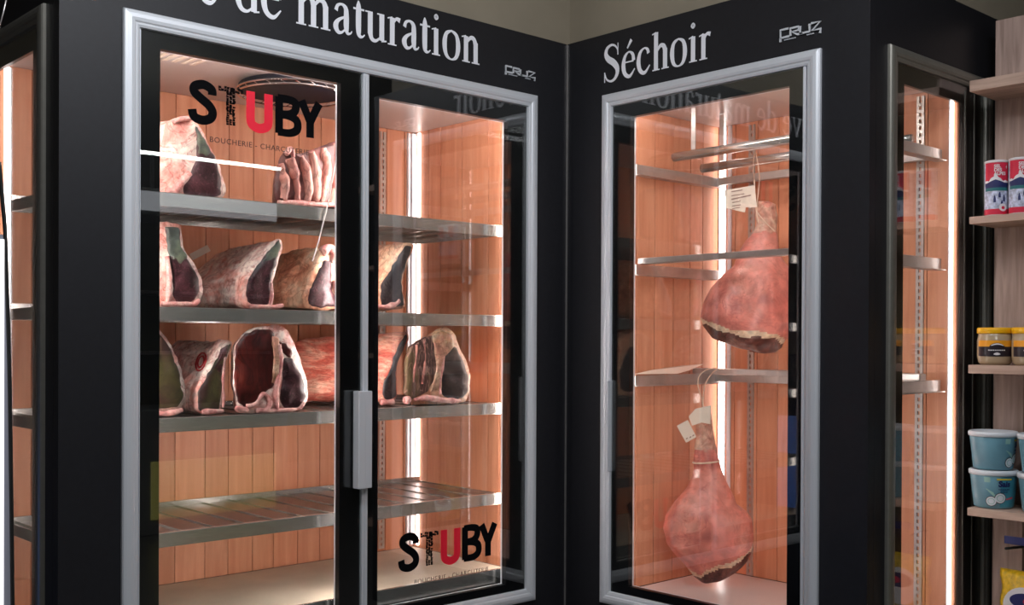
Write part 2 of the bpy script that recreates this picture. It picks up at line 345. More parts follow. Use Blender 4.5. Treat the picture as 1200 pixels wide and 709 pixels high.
GLY['é'] = (.444, GLY['e'][1] + [('s', [(.19, .53, .03), (.31, .67, .07)])])
def serif_text(mb, s, x0, z0, em, kx, T):
    x = x0; n_ = 0
    for ch in s:
        if ch == ' ': x += .25*em*kx; continue
        adv, st = GLY[ch]
        TT = lambda a, b, c, x=x: T(x + a*em*kx, z0 + b*em, c)
        for kd, P in st:
            pen(mb, P, TT, smooth=kd != 'l', closed=kd == 'c', th=.0010+.00012*(n_ % 9)); n_ += 1
        x += adv*em*kx
    return x

def stuby(parent, x0, x1, z0, z1, y):       # the STUBY mark, facing -y
    W = x1-x0; H = z1-z0; t = .060; cnt = [0]
    def T(a, b, c): return Vector((x0+a*W, y-c, z0+b*H))
    ar = W/H
    black = MB()
    def st(P, mb, mi=0, sm=True, closed=False):
        # widths are given as fractions of the mark's width; keep strokes even in metres
        pen(mb, [(p[0]*ar, p[1], p[2]*ar) for p in P], lambda a, b, c: T(a/ar, b, c), mi, sm, closed, th=.0006+.00006*cnt[0]); cnt[0] += 1
    b = t
    def done(nm):
        nonlocal black
        o = black.build('shop_mark_letter', M['blackletter'], parent); o['label'] = 'black letter '+nm; black = MB()
    st([(.165, .70, b), (.160, .84, b), (.105, .93, b), (.045, .86, b), (.040, .72, b), (.085, .58, b), (.140, .44, b), (.168, .28, b), (.155, .12, b), (.10, .04, b), (.04, .10, b), (.025, .28, b)], black)
    done('S')
    # T is made up of small broken word fragments
    tt = []
    rnd = random.Random(3)
    for i in range(9):
        for j in range(2):
            tt.append((.210+i*.020, .85+j*.066, .021, .064))
    for j in range(16):
        for i in range(3): tt.append((.266+i*.022, .02+j*.053, .023, .053))
    for (a, bb, ww, hh) in tt:
        if rnd.random() < .08: continue
        a += rnd.uniform(-.003, .003); bb += rnd.uniform(-.008, .008)
        q = [(a, bb), (a+ww*rnd.uniform(.6, 1), bb+rnd.uniform(-.01, .01)), (a+ww*rnd.uniform(.7, 1), bb+hh*rnd.uniform(.7, 1.1)), (a, bb+hh)]
        black.poly([T(x, z, 0) for x, z in q], (0, -.0006, 0))
    done('T, broken into small fragments')
    # B
    st([(.66, .0, b), (.66, .96, b)], black, sm=False)
    st([(.65, .925, b*.85), (.73, .925, b*.9), (.785, .86, b), (.785, .66, b), (.74, .54, b*.9), (.66, .52, b*.8)], black)
    st([(.66, .50, b*.8), (.75, .48, b*.9), (.80, .38, b), (.80, .16, b), (.745, .045, b*.9), (.65, .035, b*.85)], black)
    done('B')
    # Y
    st([(.905, .0, b), (.905, .46, b)], black, sm=False)
    st([(.835, .96, b), (.905, .42, b)], black, sm=False); st([(.978, .96, b), (.905, .42, b)], black, sm=False)
    done('Y')
    red = MB(); b = t*1.05
    st([(.443, .97, b), (.443, .6, b), (.443, .28, b), (.456, .12, b), (.51, .045, b), (.565, .12, b), (.578, .28, b), (.578, .6, b), (.578, .97, b)], red)
    o = red.build('shop_mark_letter', M['redletter'], parent); o['label'] = 'red letter U'
    me = text_mesh('BOUCHERIE - CHARCUTERIE', .0215, 1.0, .0003, 0, 'LEFT', 1.12)
    wd = max(v.co.x for v in me.vertices); k = .318/wd
    for v in me.vertices: v.co.x *= k
    place_text(me, (x0+.062, y-.0003, z0-.052), (1, 0, 0), (0, 0, 1))
    link('shop_mark_small_lettering', me, M['greyletter'], parent)

def cruz(parent, origin, u, w, h):          # maker's plate lettering
    u = Vector(u); o = Vector(origin); n = u.cross(Vector((0, 0, 1)))
    T = lambda a, b, c: o + u*(a*w) + Vector((0, 0, b*h)) + n*(c)
    ar = w/h; mb = MB()
    def st(P, wd=.045): pen(mb, [(x*ar, z, wd*ar) for x, z in P], lambda a, b, c: T(a/ar, b, c), smooth=False, th=.004)
    st([(.22, .98), (.03, .98), (.03, .36), (.24, .36)])
    st([(.27, .36), (.27, .95), (.46, .95), (.46, .66), (.30, .66), (.44, .36), (.56, .36)])
    st([(.50, .95), (.50, .36), (.72, .36), (.72, .95)])
    st([(.76, .95), (.97, .95), (.78, .38), (.98, .38), (.96, .05)])
    st([(.03, .36), (.03, .05)])
    for i in range(9): st([(.12+i*.032, .14), (.135+i*.032, .14)], .02)
    for i in range(5): st([(.66+i*.036, .14), (.68+i*.036, .14)], .02)
    return mb.build('maker_badge', M['alu'], parent)

# ------------------------------------------------------------------ the setting
def struct(name, mb, mm): return tag(mb.build(name, mm), kind='structure')
FZ, CZ = -1.25, 1.75
ZT = 1.075; W_A = 1.8131; W_B = 1.1996
struct('floor', MB().box(-7, 4.1, -7, 3.1, FZ-.1, FZ), M['tile'])
struct('ceiling', MB().box(-7, 4.1, -7, 3.1, CZ, CZ+.1), M['ceil'])
struct('wall_left', MB().box(-7.1, -7, -7, 3.1, FZ, CZ), M['plaster'])
struct('wall_right', MB().box(4.1, 4.2, -7, 3.1, FZ, CZ), M['plaster'])
struct('wall_back', MB().box(-7, 4.1, 3.1, 3.2, FZ, CZ), M['plaster'])
struct('wall_front', MB().box(-7, 4.1, -7.1, -7, FZ, CZ), M['plaster'])
# bulkhead above the two cabinets, set back a little from their fascias
struct('wall_bulkhead', MB().box(-1.78, .06, .045, .12, ZT+.002, CZ-.001).box(.06, .14, -1.15, .12, ZT+.002, CZ-.001).box(.14, 4.095, -1.15, -1.07, ZT+.002, CZ-.001), M['plaster'])

# ------------------------------------------------------------------ aged beef cabinet ("Cave de maturation"), front on y = 0
IA_R, IA_B, IA_L = -.2306, .60, -1.765
A = empty('maturation_cabinet', (-W_A/2, .33, FZ), 'wide black cabinet headed maturation, two glass doors, racks of aged beef inside', 'refrigerated cabinet')
ZB = FZ+.10
mb = MB()
mb.box(-W_A, -.001, 0, .035, .855, ZT)                    # fascia
mb.box(-W_A, -1.640, 0, .035, ZB, .855)                  # left stile
mb.box(-.165, -.001, 0, .035, ZB, .855)                   # right stile
mb.box(-1.640, -.165, 0, .035, ZB, -.880)                # bottom panel
mb.box(-W_A, -W_A+.035, .036, .10, ZB, ZT)                      # left side, around its window
mb.box(-W_A, -W_A+.035, .10, .66, .85, ZT); mb.box(-W_A, -W_A+.035, .10, .66, ZB, -.88); mb.box(-W_A, -W_A+.035, .62, .66, -.88, .85)
mb.box(-W_A, 0, .66, .70, ZB, ZT)                               # back
mb.box(-W_A+.036, -.001, .036, .659, .835, ZT)                  # roof
mb.box(-W_A+.036, -.001, .036, .659, ZB, -.90)                  # base
mb.box(-.205, -.001, .036, .659, -.90, .835)                    # right jamb
mb.build('casing', M['black'], A)
MB().box(-W_A+.03, -.03, .04, .66, FZ, ZB).build('plinth', M['rubber'], A)

def planks(name, parent, along, fixed, a0, a1, z0, z1, widths, thick, sgn):
    mb = MB(); a = a0; i = 0
    while a < a1-.004:
        wd = widths[i % len(widths)]; b = min(a+wd, a1)
        if a1-b < .02: b = a1
        g = .0012
        if along == 'x': mb.box(a+g, b-g, *sorted((fixed, fixed+sgn*thick)), z0, z1, .0012, seg=1)
        else: mb.box(*sorted((fixed, fixed+sgn*thick)), a+g, b-g, z0, z1, .0012, seg=1)
        a = b; i += 1
    return mb.build(name, M['wood'], parent)
planks('back_planks', A, 'x', IA_B, IA_L, IA_R, -.80, .806, [.093, .082, .098, .092, .098, .088, .107, .085], .02, 1)
planks('side_planks', A, 'y', IA_R, .045, IA_B, -.80, .806, [.057, .064, .148, .125, .074], .02, 1)
MB().box(IA_L, IA_R, .04, IA_B, .806, .83).build('ceiling_liner', M['liner'], A)
MB().box(IA_L, IA_R, .06, IA_B-.001, -.845, -.80, .004).build('floor_board', M['board'], A)
MB().box(IA_L, IA_R, .045, .058, -.885, -.795, .002).build('floor_lip', M['steel'], A)

def led(parent, x0, x1, y0, y1, z0, z1, chan=None, front=0):
    o = MB().box(x0, x1, y0, y1, z0, z1, .0015).build('led_strip', M[('led', 'led_front', 'led_mullion')[front]], parent)
    if chan: MB().box(*chan, z0, z1, .001).build('led_channel', M['alu'], o)
    return o
led(A, IA_R-.008, IA_R-.001, .560, .574, -.79, .80, (IA_R-.022, IA_R-.001, .586, .599))
MB().box(IA_R-.040, IA_R-.028, .588, .599, -.79, .80, .002).build('led_channel', M['letter'], A)
led(A, IA_L+.012, IA_L+.026, .586, .599, -.79, .80, (IA_L+.027, IA_L+.032, .586, .599))
led(A, -.896, -.884, .050, .062, -.78, .80, (-.905, -.875, .040, .0495), 2)
led(A, IA_R-.013, IA_R-.002, .046, .058, -.78, .80, (IA_R-.014, IA_R-.001, .036, .0455), 1)
led(A, -1.62, -1.608, .050, .062, -.78, .80, (-1.63, -1.60, .040, .0495), 2)  # hidden strip added to light the front faces of the meat
led(A, -1.60, -.27, .036, .048, .789, .799, None, 1)  # unseen strip behind the top border, added to brighten the interior

def pilaster(parent, x, y, n, z0, z1):      # slotted wall rail; n = axis it faces
    mb = MB(); w = .013; k = int((z1-z0)/.022)
    a, b = ((x-w, x+w), (y-.004, y)) if n == 'y' else ((x-.004, x), (y-w, y+w))
    if n == 'y':
        mb.box(x-w, x-.004, y-.006, y, z0, z1); mb.box(x+.004, x+w, y-.006, y, z0, z1)
    else:
        mb.box(x-.006, x, y-w, y-.004, z0, z1); mb.box(x-.006, x, y+.004, y+w, z0, z1)
    for i in range(k):
        z = z0+i*.022
        if n == 'y': mb.box(x-.004, x+.004, y-.006, y, z, z+.010)
        else: mb.box(x-.006, x, y-.004, y+.004, z, z+.010)
    return mb.build('slotted_rail', M['steel_rough'], parent)
pilaster(A, -.385, IA_B, 'y', -.79, .79)

SHELF_A = [.404, .088, -.220, -.537]
def rack_shelf(parent, zt):
    x0, x1, y0, y1 = IA_L+.015, IA_R-.014, .072, .545
    mb = MB()
    mb.box(x0, x1, y0, y0+.004, zt-.037, zt+.002, .0012); mb.box(x0, x1, y0+.0045, y0+.018, zt-.004, zt+.002)
    mb.box(x0, x1, y1-.004, y1, zt-.034, zt+.016, .001)
    mb.box(x0, x0+.004, y0+.005, y1-.005, zt-.034, zt, .001); mb.box(x1-.004, x1, y0+.005, y1-.005, zt-.034, zt, .001)
    n = 15; p = (x1-x0-.03)/n
    for i in range(n):
        a = x0+.015+i*p
        mb.box(a+.004, a+p-.010, y0+.019, y1-.005, zt-.004, zt-.001, 0, 1)
        mb.box(a+.002, a+.0038, y0+.019, y1-.005, zt-.020, zt+.002); mb.box(a+p-.0098, a+p-.008, y0+.019, y1-.005, zt-.020, zt+.0005)
    return mb.build('rack_shelf', [M['steel'], M['slat']], parent)
for z in SHELF_A: rack_shelf(A, z)

def frame_bar(mb, pts, prof):               # mitred rectangular frame: outer rect, width, profile list of (inset, height)
    pass
def picture_frame(parent, name, T, x0, x1, z0, z1, prof, mm):
    # mitred moulding: prof = [(inset, height)], T maps (x, z, height) into the world
    b = bmesh.new(); rings = []
    for ins, h in prof:
        rings.append([b.verts.new(T(x, z, h)) for x, z in ((x0+ins, z0+ins), (x1-ins, z0+ins), (x1-ins, z1-ins), (x0+ins, z1-ins))])
    for i in range(len(rings)):
        r0, r1 = rings[i], rings[(i+1) % len(rings)]
        for k in range(4): b.faces.new((r0[k], r0[(k+1) % 4], r1[(k+1) % 4], r1[k]))
    bmesh.ops.recalc_face_normals(b, faces=b.faces[:])
    me = bpy.data.meshes.new(name); b.to_mesh(me); b.free()
    return link(name, me, mm, parent)
PROF = [(0, -.001), (0, .008), (.003, .012), (.010, .0145), (.020, .0155), (.028, .014), (.032, .0115), (.037, .011), (.043, .009), (.045, -.001)]
TA = lambda x, z, h: Vector((x, -h, z))
TB = lambda a, z, h: Vector((-h, -a, z))
picture_frame(A, 'front_frame', TA, -1.651, -.1543, -.914, .8647, PROF, M['alu'])

def door(parent, T, a0, a1, z0, z1, g0, g1, gz0, gz1, name='door'):
    """hinged pane: clear glass over its whole face, black enamelled border behind it"""
    c = T((a0+a1)/2, z0, 0)
    d = MB()
    def bx(mb, x0, x1, zz0, zz1, h0, h1, bev=0):
        p, q = T(x0, zz0, h0), T(x1, zz1, h1)
        mb.box(min(p.x, q.x), max(p.x, q.x), min(p.y, q.y), max(p.y, q.y), min(p.z, q.z), max(p.z, q.z), bev)
    for r in ((a0, g0, z0, z1), (g1, a1, z0, z1), (g0, g1, z0, gz0), (g0, g1, gz1, z1)): bx(d, *r, -.022, -.001)
    o = d.build(name, M['frit'], parent); o['label'] = 'glass door with black enamel border'
    g = MB(); bx(g, a0, a1, z0, z1, 0, .004); g.build('glass_pane', M['glass'], o)
    e = MB()
    for r in ((g0-.004, g0, gz0-.004, gz1+.004), (g1, g1+.004, gz0-.004, gz1+.004), (g0, g1, gz0-.004, gz0), (g0, g1, gz1, gz1+.004)): bx(e, *r, -.030, -.0225)
    e.build('glass_spacer', M['alu'], o)
    return o, bx
Z0D, Z1D = -.868, .8185
dl, bx = door(A, TA, -1.603, -.8975, Z0D, Z1D, -1.546, -.972, -.872+.03, .777, 'door')
t = MB(); bx(t, -.8965, -.8875, Z0D, Z1D, -.01, .010, .001); bx(t, -1.6055, -1.6035, Z0D, Z1D, -.01, .007, 0); t.build('edge_trim', M['alu'], dl)
dr, bx = door(A, TA, -.8745, -.201, Z0D, Z1D, -.830, -.287, -.842, .757, 'door')
t = MB(); bx(t, -.8865, -.8755, Z0D, Z1D, -.01, .010, .001); t.build('edge_trim', M['alu'], dr)
h = MB(); bx(h, -.931, -.9045, -.452, -.155, .010, .042, .002); h.build('handle', M['alu'], dl)
h = MB(); bx(h, -.9035, -.8775, -.452, -.155, .010, .036, .002); h.build('handle', M['alu'], dr)
stuby(dl, -1.468, -1.043, .598, .708, -.0045)
stuby(dr, -.7526, -.336, -.730, -.617, -.0045)
tx = MB(); kx = .716/4.333/.197
x_start = -.418 - (.667+.444+.5+.444+.25+.5+.444+.25+4.333)*.197*kx
xw = x_start
for word in ('Cave', 'de', 'maturation'):
    tx = MB(); xw = serif_text(tx, word, xw, .928, .197, kx, TA)+.25*.197*kx
    tx.build('heading_word', M['letter'], A)['label'] = 'white serif word '+word
cruz(A, (-.306, -.001, .914), (1, 0, 0), .146, .032)
# left side window on x = -W_A
TL = lambda a, z, h: Vector((-W_A-h, a, z))
picture_frame(A, 'side_frame', TL, .0893, .645, -.914, .8615, PROF, M['alu_dark'])  # darker metal here puts the weaker light on this side into the colour
d = MB()
def bxl(mb, a0, a1, z0, z1, h0, h1): p, q = TL(a0, z0, h0), TL(a1, z1, h1); mb.box(min(p.x, q.x), max(p.x, q.x), a0, a1, z0, z1)
for r in ((.13, .187, -.87, .82), (.575, .603, -.87, .82), (.187, .575, -.87, -.84), (.187, .575, .76, .82)): bxl(d, *r, -.012, -.001)
sw = d.build('side_window', M['frit'], A)
g = MB(); bxl(g, .13, .603, -.87, .82, 0, .004); g.build('glass_pane', M['glass'], sw)
# ceiling fan inside
fan = MB(); cx, cy = -.995, .235
fan.lathe(cx, cy, [(.02, .805), (.166, .805), (.170, .801), (.170, .788), (.166, .784), (.02, .784)], 48)
fo = fan.build('fan_housing', plain('dark_plastic_grille', (.004, .004, .010), .6, spec=.15), A)
rim = MB()
for r_, z_ in ((.173, .787), (.173, .774)):
    rim.tube([(cx+r_*math.cos(2*PI*k/48), cy+r_*math.sin(2*PI*k/48), z_) for k in range(49)], .0028, 6)
for k in range(24):
    a = 2*PI*k/24; rim.tube([(cx+.173*math.cos(a), cy+.173*math.sin(a), .787), (cx+.173*math.cos(a+.12), cy+.173*math.sin(a+.12), .774)], .0016, 6)
rim.build('wire_guard', M['chrome'], fo)
v = MB()
for k in range(6): v.box(-1.50+k*.028, -1.486+k*.028, .13, .21, .8035, .8062)
v.build('vent_slots', M['paper'], A)

# ------------------------------------------------------------------ drying cabinet ("Séchoir"), front on x = 0
XB, YL, YR = .55, -.264, -1.185
B = empty('drying_cabinet', (.41, -.6, FZ), 'black corner cabinet with heading beginning S, one glass door, two hanging hams', 'refrigerated cabinet')
mb = MB(); e = .001
mb.box(e, .035, -W_B, -e, .850, ZT); mb.box(e, .035, -.192, -e, ZB, .850); mb.box(e, .035, -W_B, -1.034, ZB, .850); mb.box(e, .035, -1.034, -.192, ZB, -.882)
mb.box(.036, .82, -W_B, -W_B+.035, .85, ZT); mb.box(.036, .82, -W_B, -W_B+.035, ZB, -.88); mb.box(.036, .108, -W_B, -W_B+.035, -.88, .85); mb.box(.735, .82, -W_B, -W_B+.035, -.88, .85)
mb.box(.78, .82, -1.164, 0, ZB, ZT); mb.box(.036, .78, -.035, 0, ZB, ZT); mb.box(.036, .779, -1.164, -.036, .835, ZT); mb.box(.036, .779, -1.164, -.036, ZB, -.92)
mb.box(.60, .779, -1.164, -.036, -.92, .835); mb.box(.036, .60, -.22, -.036, -.92, .835)
mb.build('casing', M['black'], B)
MB().box(.03, .79, -W_B+.03, -.03, FZ, ZB).build('plinth', M['rubber'], B)
MB().box(-.004, .0005, -.006, -.001, ZB, ZT-.005).build('corner_bead', M['steel_rough'], B)
planks('side_planks', B, 'x', YL, .05, XB, -.862, .812, [.035, .097, .105, .096, .074, .078], .02, 1)
planks('back_planks', B, 'y', XB, YR-.01, YL, -.862, .812, [.10, .093, .098, .09, .1, .087, .095, .089, .1, .075], .02, 1)
MB().box(.04, XB, YR, YL, .812, .834).build('ceiling_liner', M['liner'], B)
MB().box(.04, XB, YR, YL, -.895, -.863, .003).build('floor_board', M['pinkboard'], B)
led(B, XB-.010, XB-.001, -.300, -.276, -.86, .81, (XB-.006, XB-.001, -.305, -.301))
MB().box(XB-.010, XB-.001, -.329, -.314, -.86, .81, .002).build('led_channel', M['letter'], B)
led(B, XB-.008, XB-.001, -1.182, -1.175, -.86, .81, (XB-.012, XB-.001, -1.173, -1.170))
led(B, .041, .049, -.277, -.2655, -.82, .76, None)
led(B, .046, .056, -.985, -.973, -.85, .80, (.036, .0455, -.990, -.966), 1)  # strip out of sight behind the border, added as interior fill
led(B, .036, .048, -.94, -.30, .795, .805, None, 1)  # unseen overhead strip, added as fill light for this cabinet
pilaster(B, XB, -.418, 'x', -.86, .80); pilaster(B, XB, -1.072, 'x', -.86, .80); pilaster(B, XB, -.745, 'x', -.86, .80)
picture_frame(B, 'front_frame', TB, .1809, 1.0456, -.914, .8602, PROF, M['alu'])
db, bx = door(B, TB, .229, .9885, -.868, .815, .305, .936, -.840, .769, 'door')
t = MB(); bx(t, .989, .9975, -.868, .815, -.01, .010, .001); t.build('edge_trim', M['alu'], db)
h = MB(); bx(h, .2185, .2275, -.452, -.135, -.004, .022, .002); h.build('handle', M['alu'], db)
tx = MB(); em = .126/.675
serif_text(tx, 'Séchoir', .176, .9065, em, .47/3.055/em, TB)
tx.build('heading_word', M['letter'], B)['label'] = 'white serif word Séchoir'
cruz(B, (-.001, -.902, .903), (0, -1, 0), .145, .038)
# side window on y = -W_B
TS = lambda a, z, h: Vector((a, -W_B-h, z))
picture_frame(B, 'side_frame', TS, .0986, .765, -.914, .8604, PROF, M['alu_dark'])
d = MB()
def bxs(mb, a0, a1, z0, z1, h0, h1): p, q = TS(a0, z0, h0), TS(a1, z1, h1); mb.box(a0, a1, min(p.y, q.y), max(p.y, q.y), z0, z1)
for r in ((.14, .198, -.87, .815), (.560, .723, -.87, .815), (.198, .560, -.87, -.84), (.198, .560, .762, .815)): bxs(d, *r, -.012, -.001)
sw = d.build('side_window', M['frit'], B)
g = MB(); bxs(g, .14, .723, -.87, .815, 0, .004); g.build('glass_pane', M['glass'], sw)
t = MB(); bxs(t, .558, .562, -.84, .762, -.024, -.0125); bxs(t, .575, .580, -.86, .80, .0045, .006); bxs(t, .640, .645, -.86, .80, .0045, .006); t.build('window_bead', M['alu_dark'], sw)
# shelf frames of folded steel
YRL, YRR = -.285, -1.150
def rack_frame(z, fx, front_z=0, back=True):
    mb = MB(); hh = .038
    for y in (YRL, YRR):
        mb.box(.055, .530, y-.003, y+.003, z-hh, z, .001); mb.box(.055, .530, y-.018, y+.018, z-hh, z-hh+.003)
    if back: mb.box(.505, .53, YRR+.004, YRL-.004, z-.030, z-.002, .002)
    if fx is not None: mb.box(fx-.02, fx+.02, YRR-.01, YRL+.006, z+.001+front_z, z+.022+front_z, .003)
    return mb.build('rack_frame', M['steel_rough'], B)
rack_frame(.615, None); rack_frame(.268, .09, 0.0, False); rack_frame(-.118, .40, 0)
def rod(x, z, y0, y1):
    o = MB().tube([(x, y0, z), (x, y1, z)], .016, 16).build('hanging_rod', M['steel'], B, True); return o
rod(.20, .650, -.335, -1.14); rod(.36, .628, -.335, -1.14)
for x, zz in ((.20, .667), (.36, .645)):
    for y in (-.42, -1.06): MB().box(x-.002, x+.002, y-.009, y+.009, zz, .811, .0005).build('rod_strap', M['steel_rough'], B)

# ------------------------------------------------------------------ meat
def resample(P, n):
    P = [Vector(p) for p in P]; Q = P+[P[0]]; seg = [(Q[i+1]-Q[i]).length for i in range(len(P))]; tot = sum(seg); out = []
    for k in range(n):
        d = tot*k/n; i = 0
        while d > seg[i]: d -= seg[i]; i += 1
        out.append(Q[i].lerp(Q[i+1], d/seg[i]))
    for _ in range(2): out = [(out[i-1]+out[i]*2+out[(i+1) % n])/4 for i in range(n)]
    return out
def offset(P, r):
    n = len(P); a = sum(P[i].x*P[(i+1) % n].y-P[(i+1) % n].x*P[i].y for i in range(n)); s = 1 if a > 0 else -1
    out = []
    for i in range(n):
        t = (P[(i+1) % n]-P[i-1]).normalized(); out.append(P[i]+Vector((t.y, -t.x))*s*r)
    return out
def face_pts(px, yf): return [Vector((p.x, p.z)) for p in (hy(x, y, yf) for x, y in px)]
def loft_body(name, out2, yf, L, dx, sx, sz, zb, mm, parent, amp=.010, bulge=.07, seed=0, rings=34, ridge=0):
    n = len(out2); b = bmesh.new(); R = []
    cx = sum(p.x for p in out2)/n
    zs = min(p.y for p in out2)
    prof = [(-.0, 1.0)] + [(k/rings, None) for k in range(1, rings+1)]
    for s, _ in prof:
        end = 1.0 if s < .85 else math.sqrt(max(.02, 1-((s-.85)/.15)**2*.75))
        kx = (1+(sx-1)*s+bulge*math.sin(PI*s))*end; kz = (1+(sz-1)*s)*end**.5
        ring = []
        for p in out2:
            x = cx+(p.x-cx)*kx+dx*s; z = zs+(p.y-zs)*kz
            q = Vector((x, yf+L*s, z)); nn = noise.noise_vector(q*14+Vector((seed, 0, 0)))*amp*min(1, s*6+.25) + noise.noise_vector(q*45)*amp*.35 + noise.noise_vector(q*110)*amp*.12
            if ridge: nn += Vector((math.sin(s*ridge*2*PI)*-.006, 0, 0))
            q += nn; q.z = max(q.z, zb+.0015)
            ring.append(b.verts.new(q))
        R.append(ring)
    for i in range(len(R)-1):
        for k in range(n): b.faces.new((R[i][k], R[i][(k+1) % n], R[i+1][(k+1) % n], R[i+1][k]))
    for ring, yy in ((R[0], yf), (R[-1], yf+L)):
        prev = ring; cc = Vector((sum(v.co.x for v in ring)/n, yy, sum(v.co.z for v in ring)/n))
        for f in (.7, .4, .15):
            nr = [b.verts.new(cc+(v.co-cc)*f+Vector((0, -.002 if yy == yf else .006, 0))) for v in ring]
            for k in range(n): b.faces.new((prev[k], prev[(k+1) % n], nr[(k+1) % n], nr[k]))
            prev = nr
        b.faces.new(prev)
    bmesh.ops.recalc_face_normals(b, faces=b.faces[:])
    me = bpy.data.meshes.new(name); b.to_mesh(me); b.free()
    return link(name, me, mm, parent, True)
def slab(name, pts2, yf, thick, mm, parent, zb=-9, amp=.004, n=110, dome=.006, seed=0, jag=.0035):
    """lumpy slab of flesh lying against the sawn face: plan outline in x-z, thickness in y"""
    P = resample(pts2, n)
    P = [p+Vector((noise.noise(Vector((p.x*55, seed, p.y*55))), noise.noise(Vector((p.x*55, seed+9, p.y*55)))))*jag for p in P]
    b = bmesh.new(); cc = sum(P, Vector((0, 0)))/n; R = []
    for f, h in ((1, thick), (1.0, .001), (.97, -.002), (.88, -.002-dome*.5), (.72, -.002-dome*.8), (.55, -.002-dome), (.38, -.002-dome), (.2, -.002-dome), (.08, -.002-dome)):
        ring = []
        for p in P:
            q2 = cc+(p-cc)*f; q = Vector((q2.x, yf+h, q2.y))
            q += noise.noise_vector(q*30+Vector((seed, 3, 0)))*amp*(1 if h < 0 else .3); q.z = max(q.z, zb+.001)
            ring.append(b.verts.new(q))
        R.append(ring)
    for i in range(len(R)-1):
        for k in range(n): b.faces.new((R[i][k], R[i][(k+1) % n], R[i+1][(k+1) % n], R[i+1][k]))
    b.faces.new(R[0]); b.faces.new(R[-1])
    bmesh.ops.recalc_face_normals(b, faces=b.faces[:])
    me = bpy.data.meshes.new(name); b.to_mesh(me); b.free()
    return link(name, me, mm, parent, True)
def flesh_tube(name, px, yf, r, mm, parent, zb=-9, ry=None, seed=0):
    pts = [hy(x, y, yf) for x, y in px]; P = [(p.x, p.y, p.z) for p in pts]
    Q = crom(P, 7); Q = [Vector(q)+noise.noise_vector(Vector(q)*40)*.003 for q in Q]
    rr = [r*(.75+.5*noise.noise(q*35+Vector((seed, 0, 0)))+.25*math.sin(PI*min(1, max(0, i/(len(Q)-1))))) for i, q in enumerate(Q)]
    for q in Q: q.z = max(q.z, zb+r*1.3)
    return MB().tube(Q, rr, 12).build(name, mm, parent, True)

def beef(label, shelf, yf, lean_px, lean_mat, fat_mat, L, dx=0, sx=1, sz=.85, rim=.010, outline=None, extra=(), bones=(), seed=0, group=None, bulge=.07):
    zb = SHELF_A[shelf]+.002
    lean = face_pts(lean_px, yf) if lean_px else None
    out = resample(face_pts(outline, yf), 96) if outline else offset(resample(lean, 96), rim)
    for p in out: p.y = max(p.y, zb+.001)
    cx = sum(p.x for p in out)/len(out)
    t = empty('aged_beef_cut', (cx+dx*.5, yf+L*.5, zb), label, 'meat', 'aged beef cuts on the racks')
    loft_body('fat_covered_body', out, yf, L, dx, sx, sz, zb, fat_mat, t, seed=seed, bulge=bulge)
    if lean: slab('lean_face', lean, yf-.001, .012, lean_mat, t, zb, seed=seed)
    for nm, px, mm, dome in extra: slab(nm, face_pts(px, yf), yf-.002, .012, mm, t, zb, dome=dome, seed=seed+1)
    for nm, px, r, mm in bones: flesh_tube(nm, px, yf-.006, r, mm, t, zb, seed=seed)
    return t
# top shelf
beef('aged beef rib with salmon side and purple triangular face, left on the top shelf', 0, .16,
     [(230, 146), (238, 160), (248, 179), (254, 194), (260, 213), (261, 229), (240, 232), (222, 231), (213, 226), (214, 212), (224, 200), (230, 184), (229, 163)],
     M['lean'], M['fat'], .30, dx=-.02, sx=1.15, sz=.98, rim=.008, extra=[('crust_patch', [(229, 147), (238, 160), (247, 178), (240, 186), (231, 184), (230, 163)], M['lean_top'], .008)],
     bones=[('chine_bone', [(196, 230), (204, 224), (211, 216), (222, 203)], .012, M['bone']), ('rib_tip', [(203, 144), (212, 140), (224, 139)], .008, M['bone'])], seed=1,
     outline=[(200, 141), (212, 137), (228, 141), (239, 158), (250, 180), (257, 196), (264, 215), (264, 231), (240, 233), (188, 233), (183, 190), (188, 150)])
rk = [(324, 196), (330, 180), (338, 176), (348, 183), (366, 176), (380, 170), (395, 164), (412, 159), (428, 157), (437, 170), (438, 210), (434, 240), (400, 242), (360, 240), (322, 237), (321, 215)]
t = beef('striped beef rib rack with pale and dark vertical bands, right on the top shelf', 0, .13, None, None, M['rib_dark'], .14, dx=.085, sx=.95, sz=.9, outline=rk, seed=2)
for i, px in enumerate([[(329, 192), (332, 205), (334, 220), (331, 236)], [(339, 186), (345, 205), (348, 222), (348, 238)], [(352, 184), (358, 200), (361, 220), (360, 238)], [(365, 178), (369, 198), (370, 220), (368, 239)],
                        [(378, 173), (383, 195), (380, 218), (376, 240)], [(392, 168), (397, 190), (394, 215), (387, 240)], [(408, 164), (412, 190), (408, 215), (402, 240)], [(424, 162), (427, 190), (424, 215), (418, 240)]]):
    flesh_tube('rib', px, .131, .0165, M['rib_pale'], t, SHELF_A[0], seed=i)
flesh_tube('bone_tip', [(334, 180), (341, 175), (344, 184)], .122, .012, M['bone'], t)
flesh_tube('trimmed_fat', [(326, 237), (350, 238), (380, 240), (412, 241)], .124, .008, M['bone'], t, SHELF_A[0])
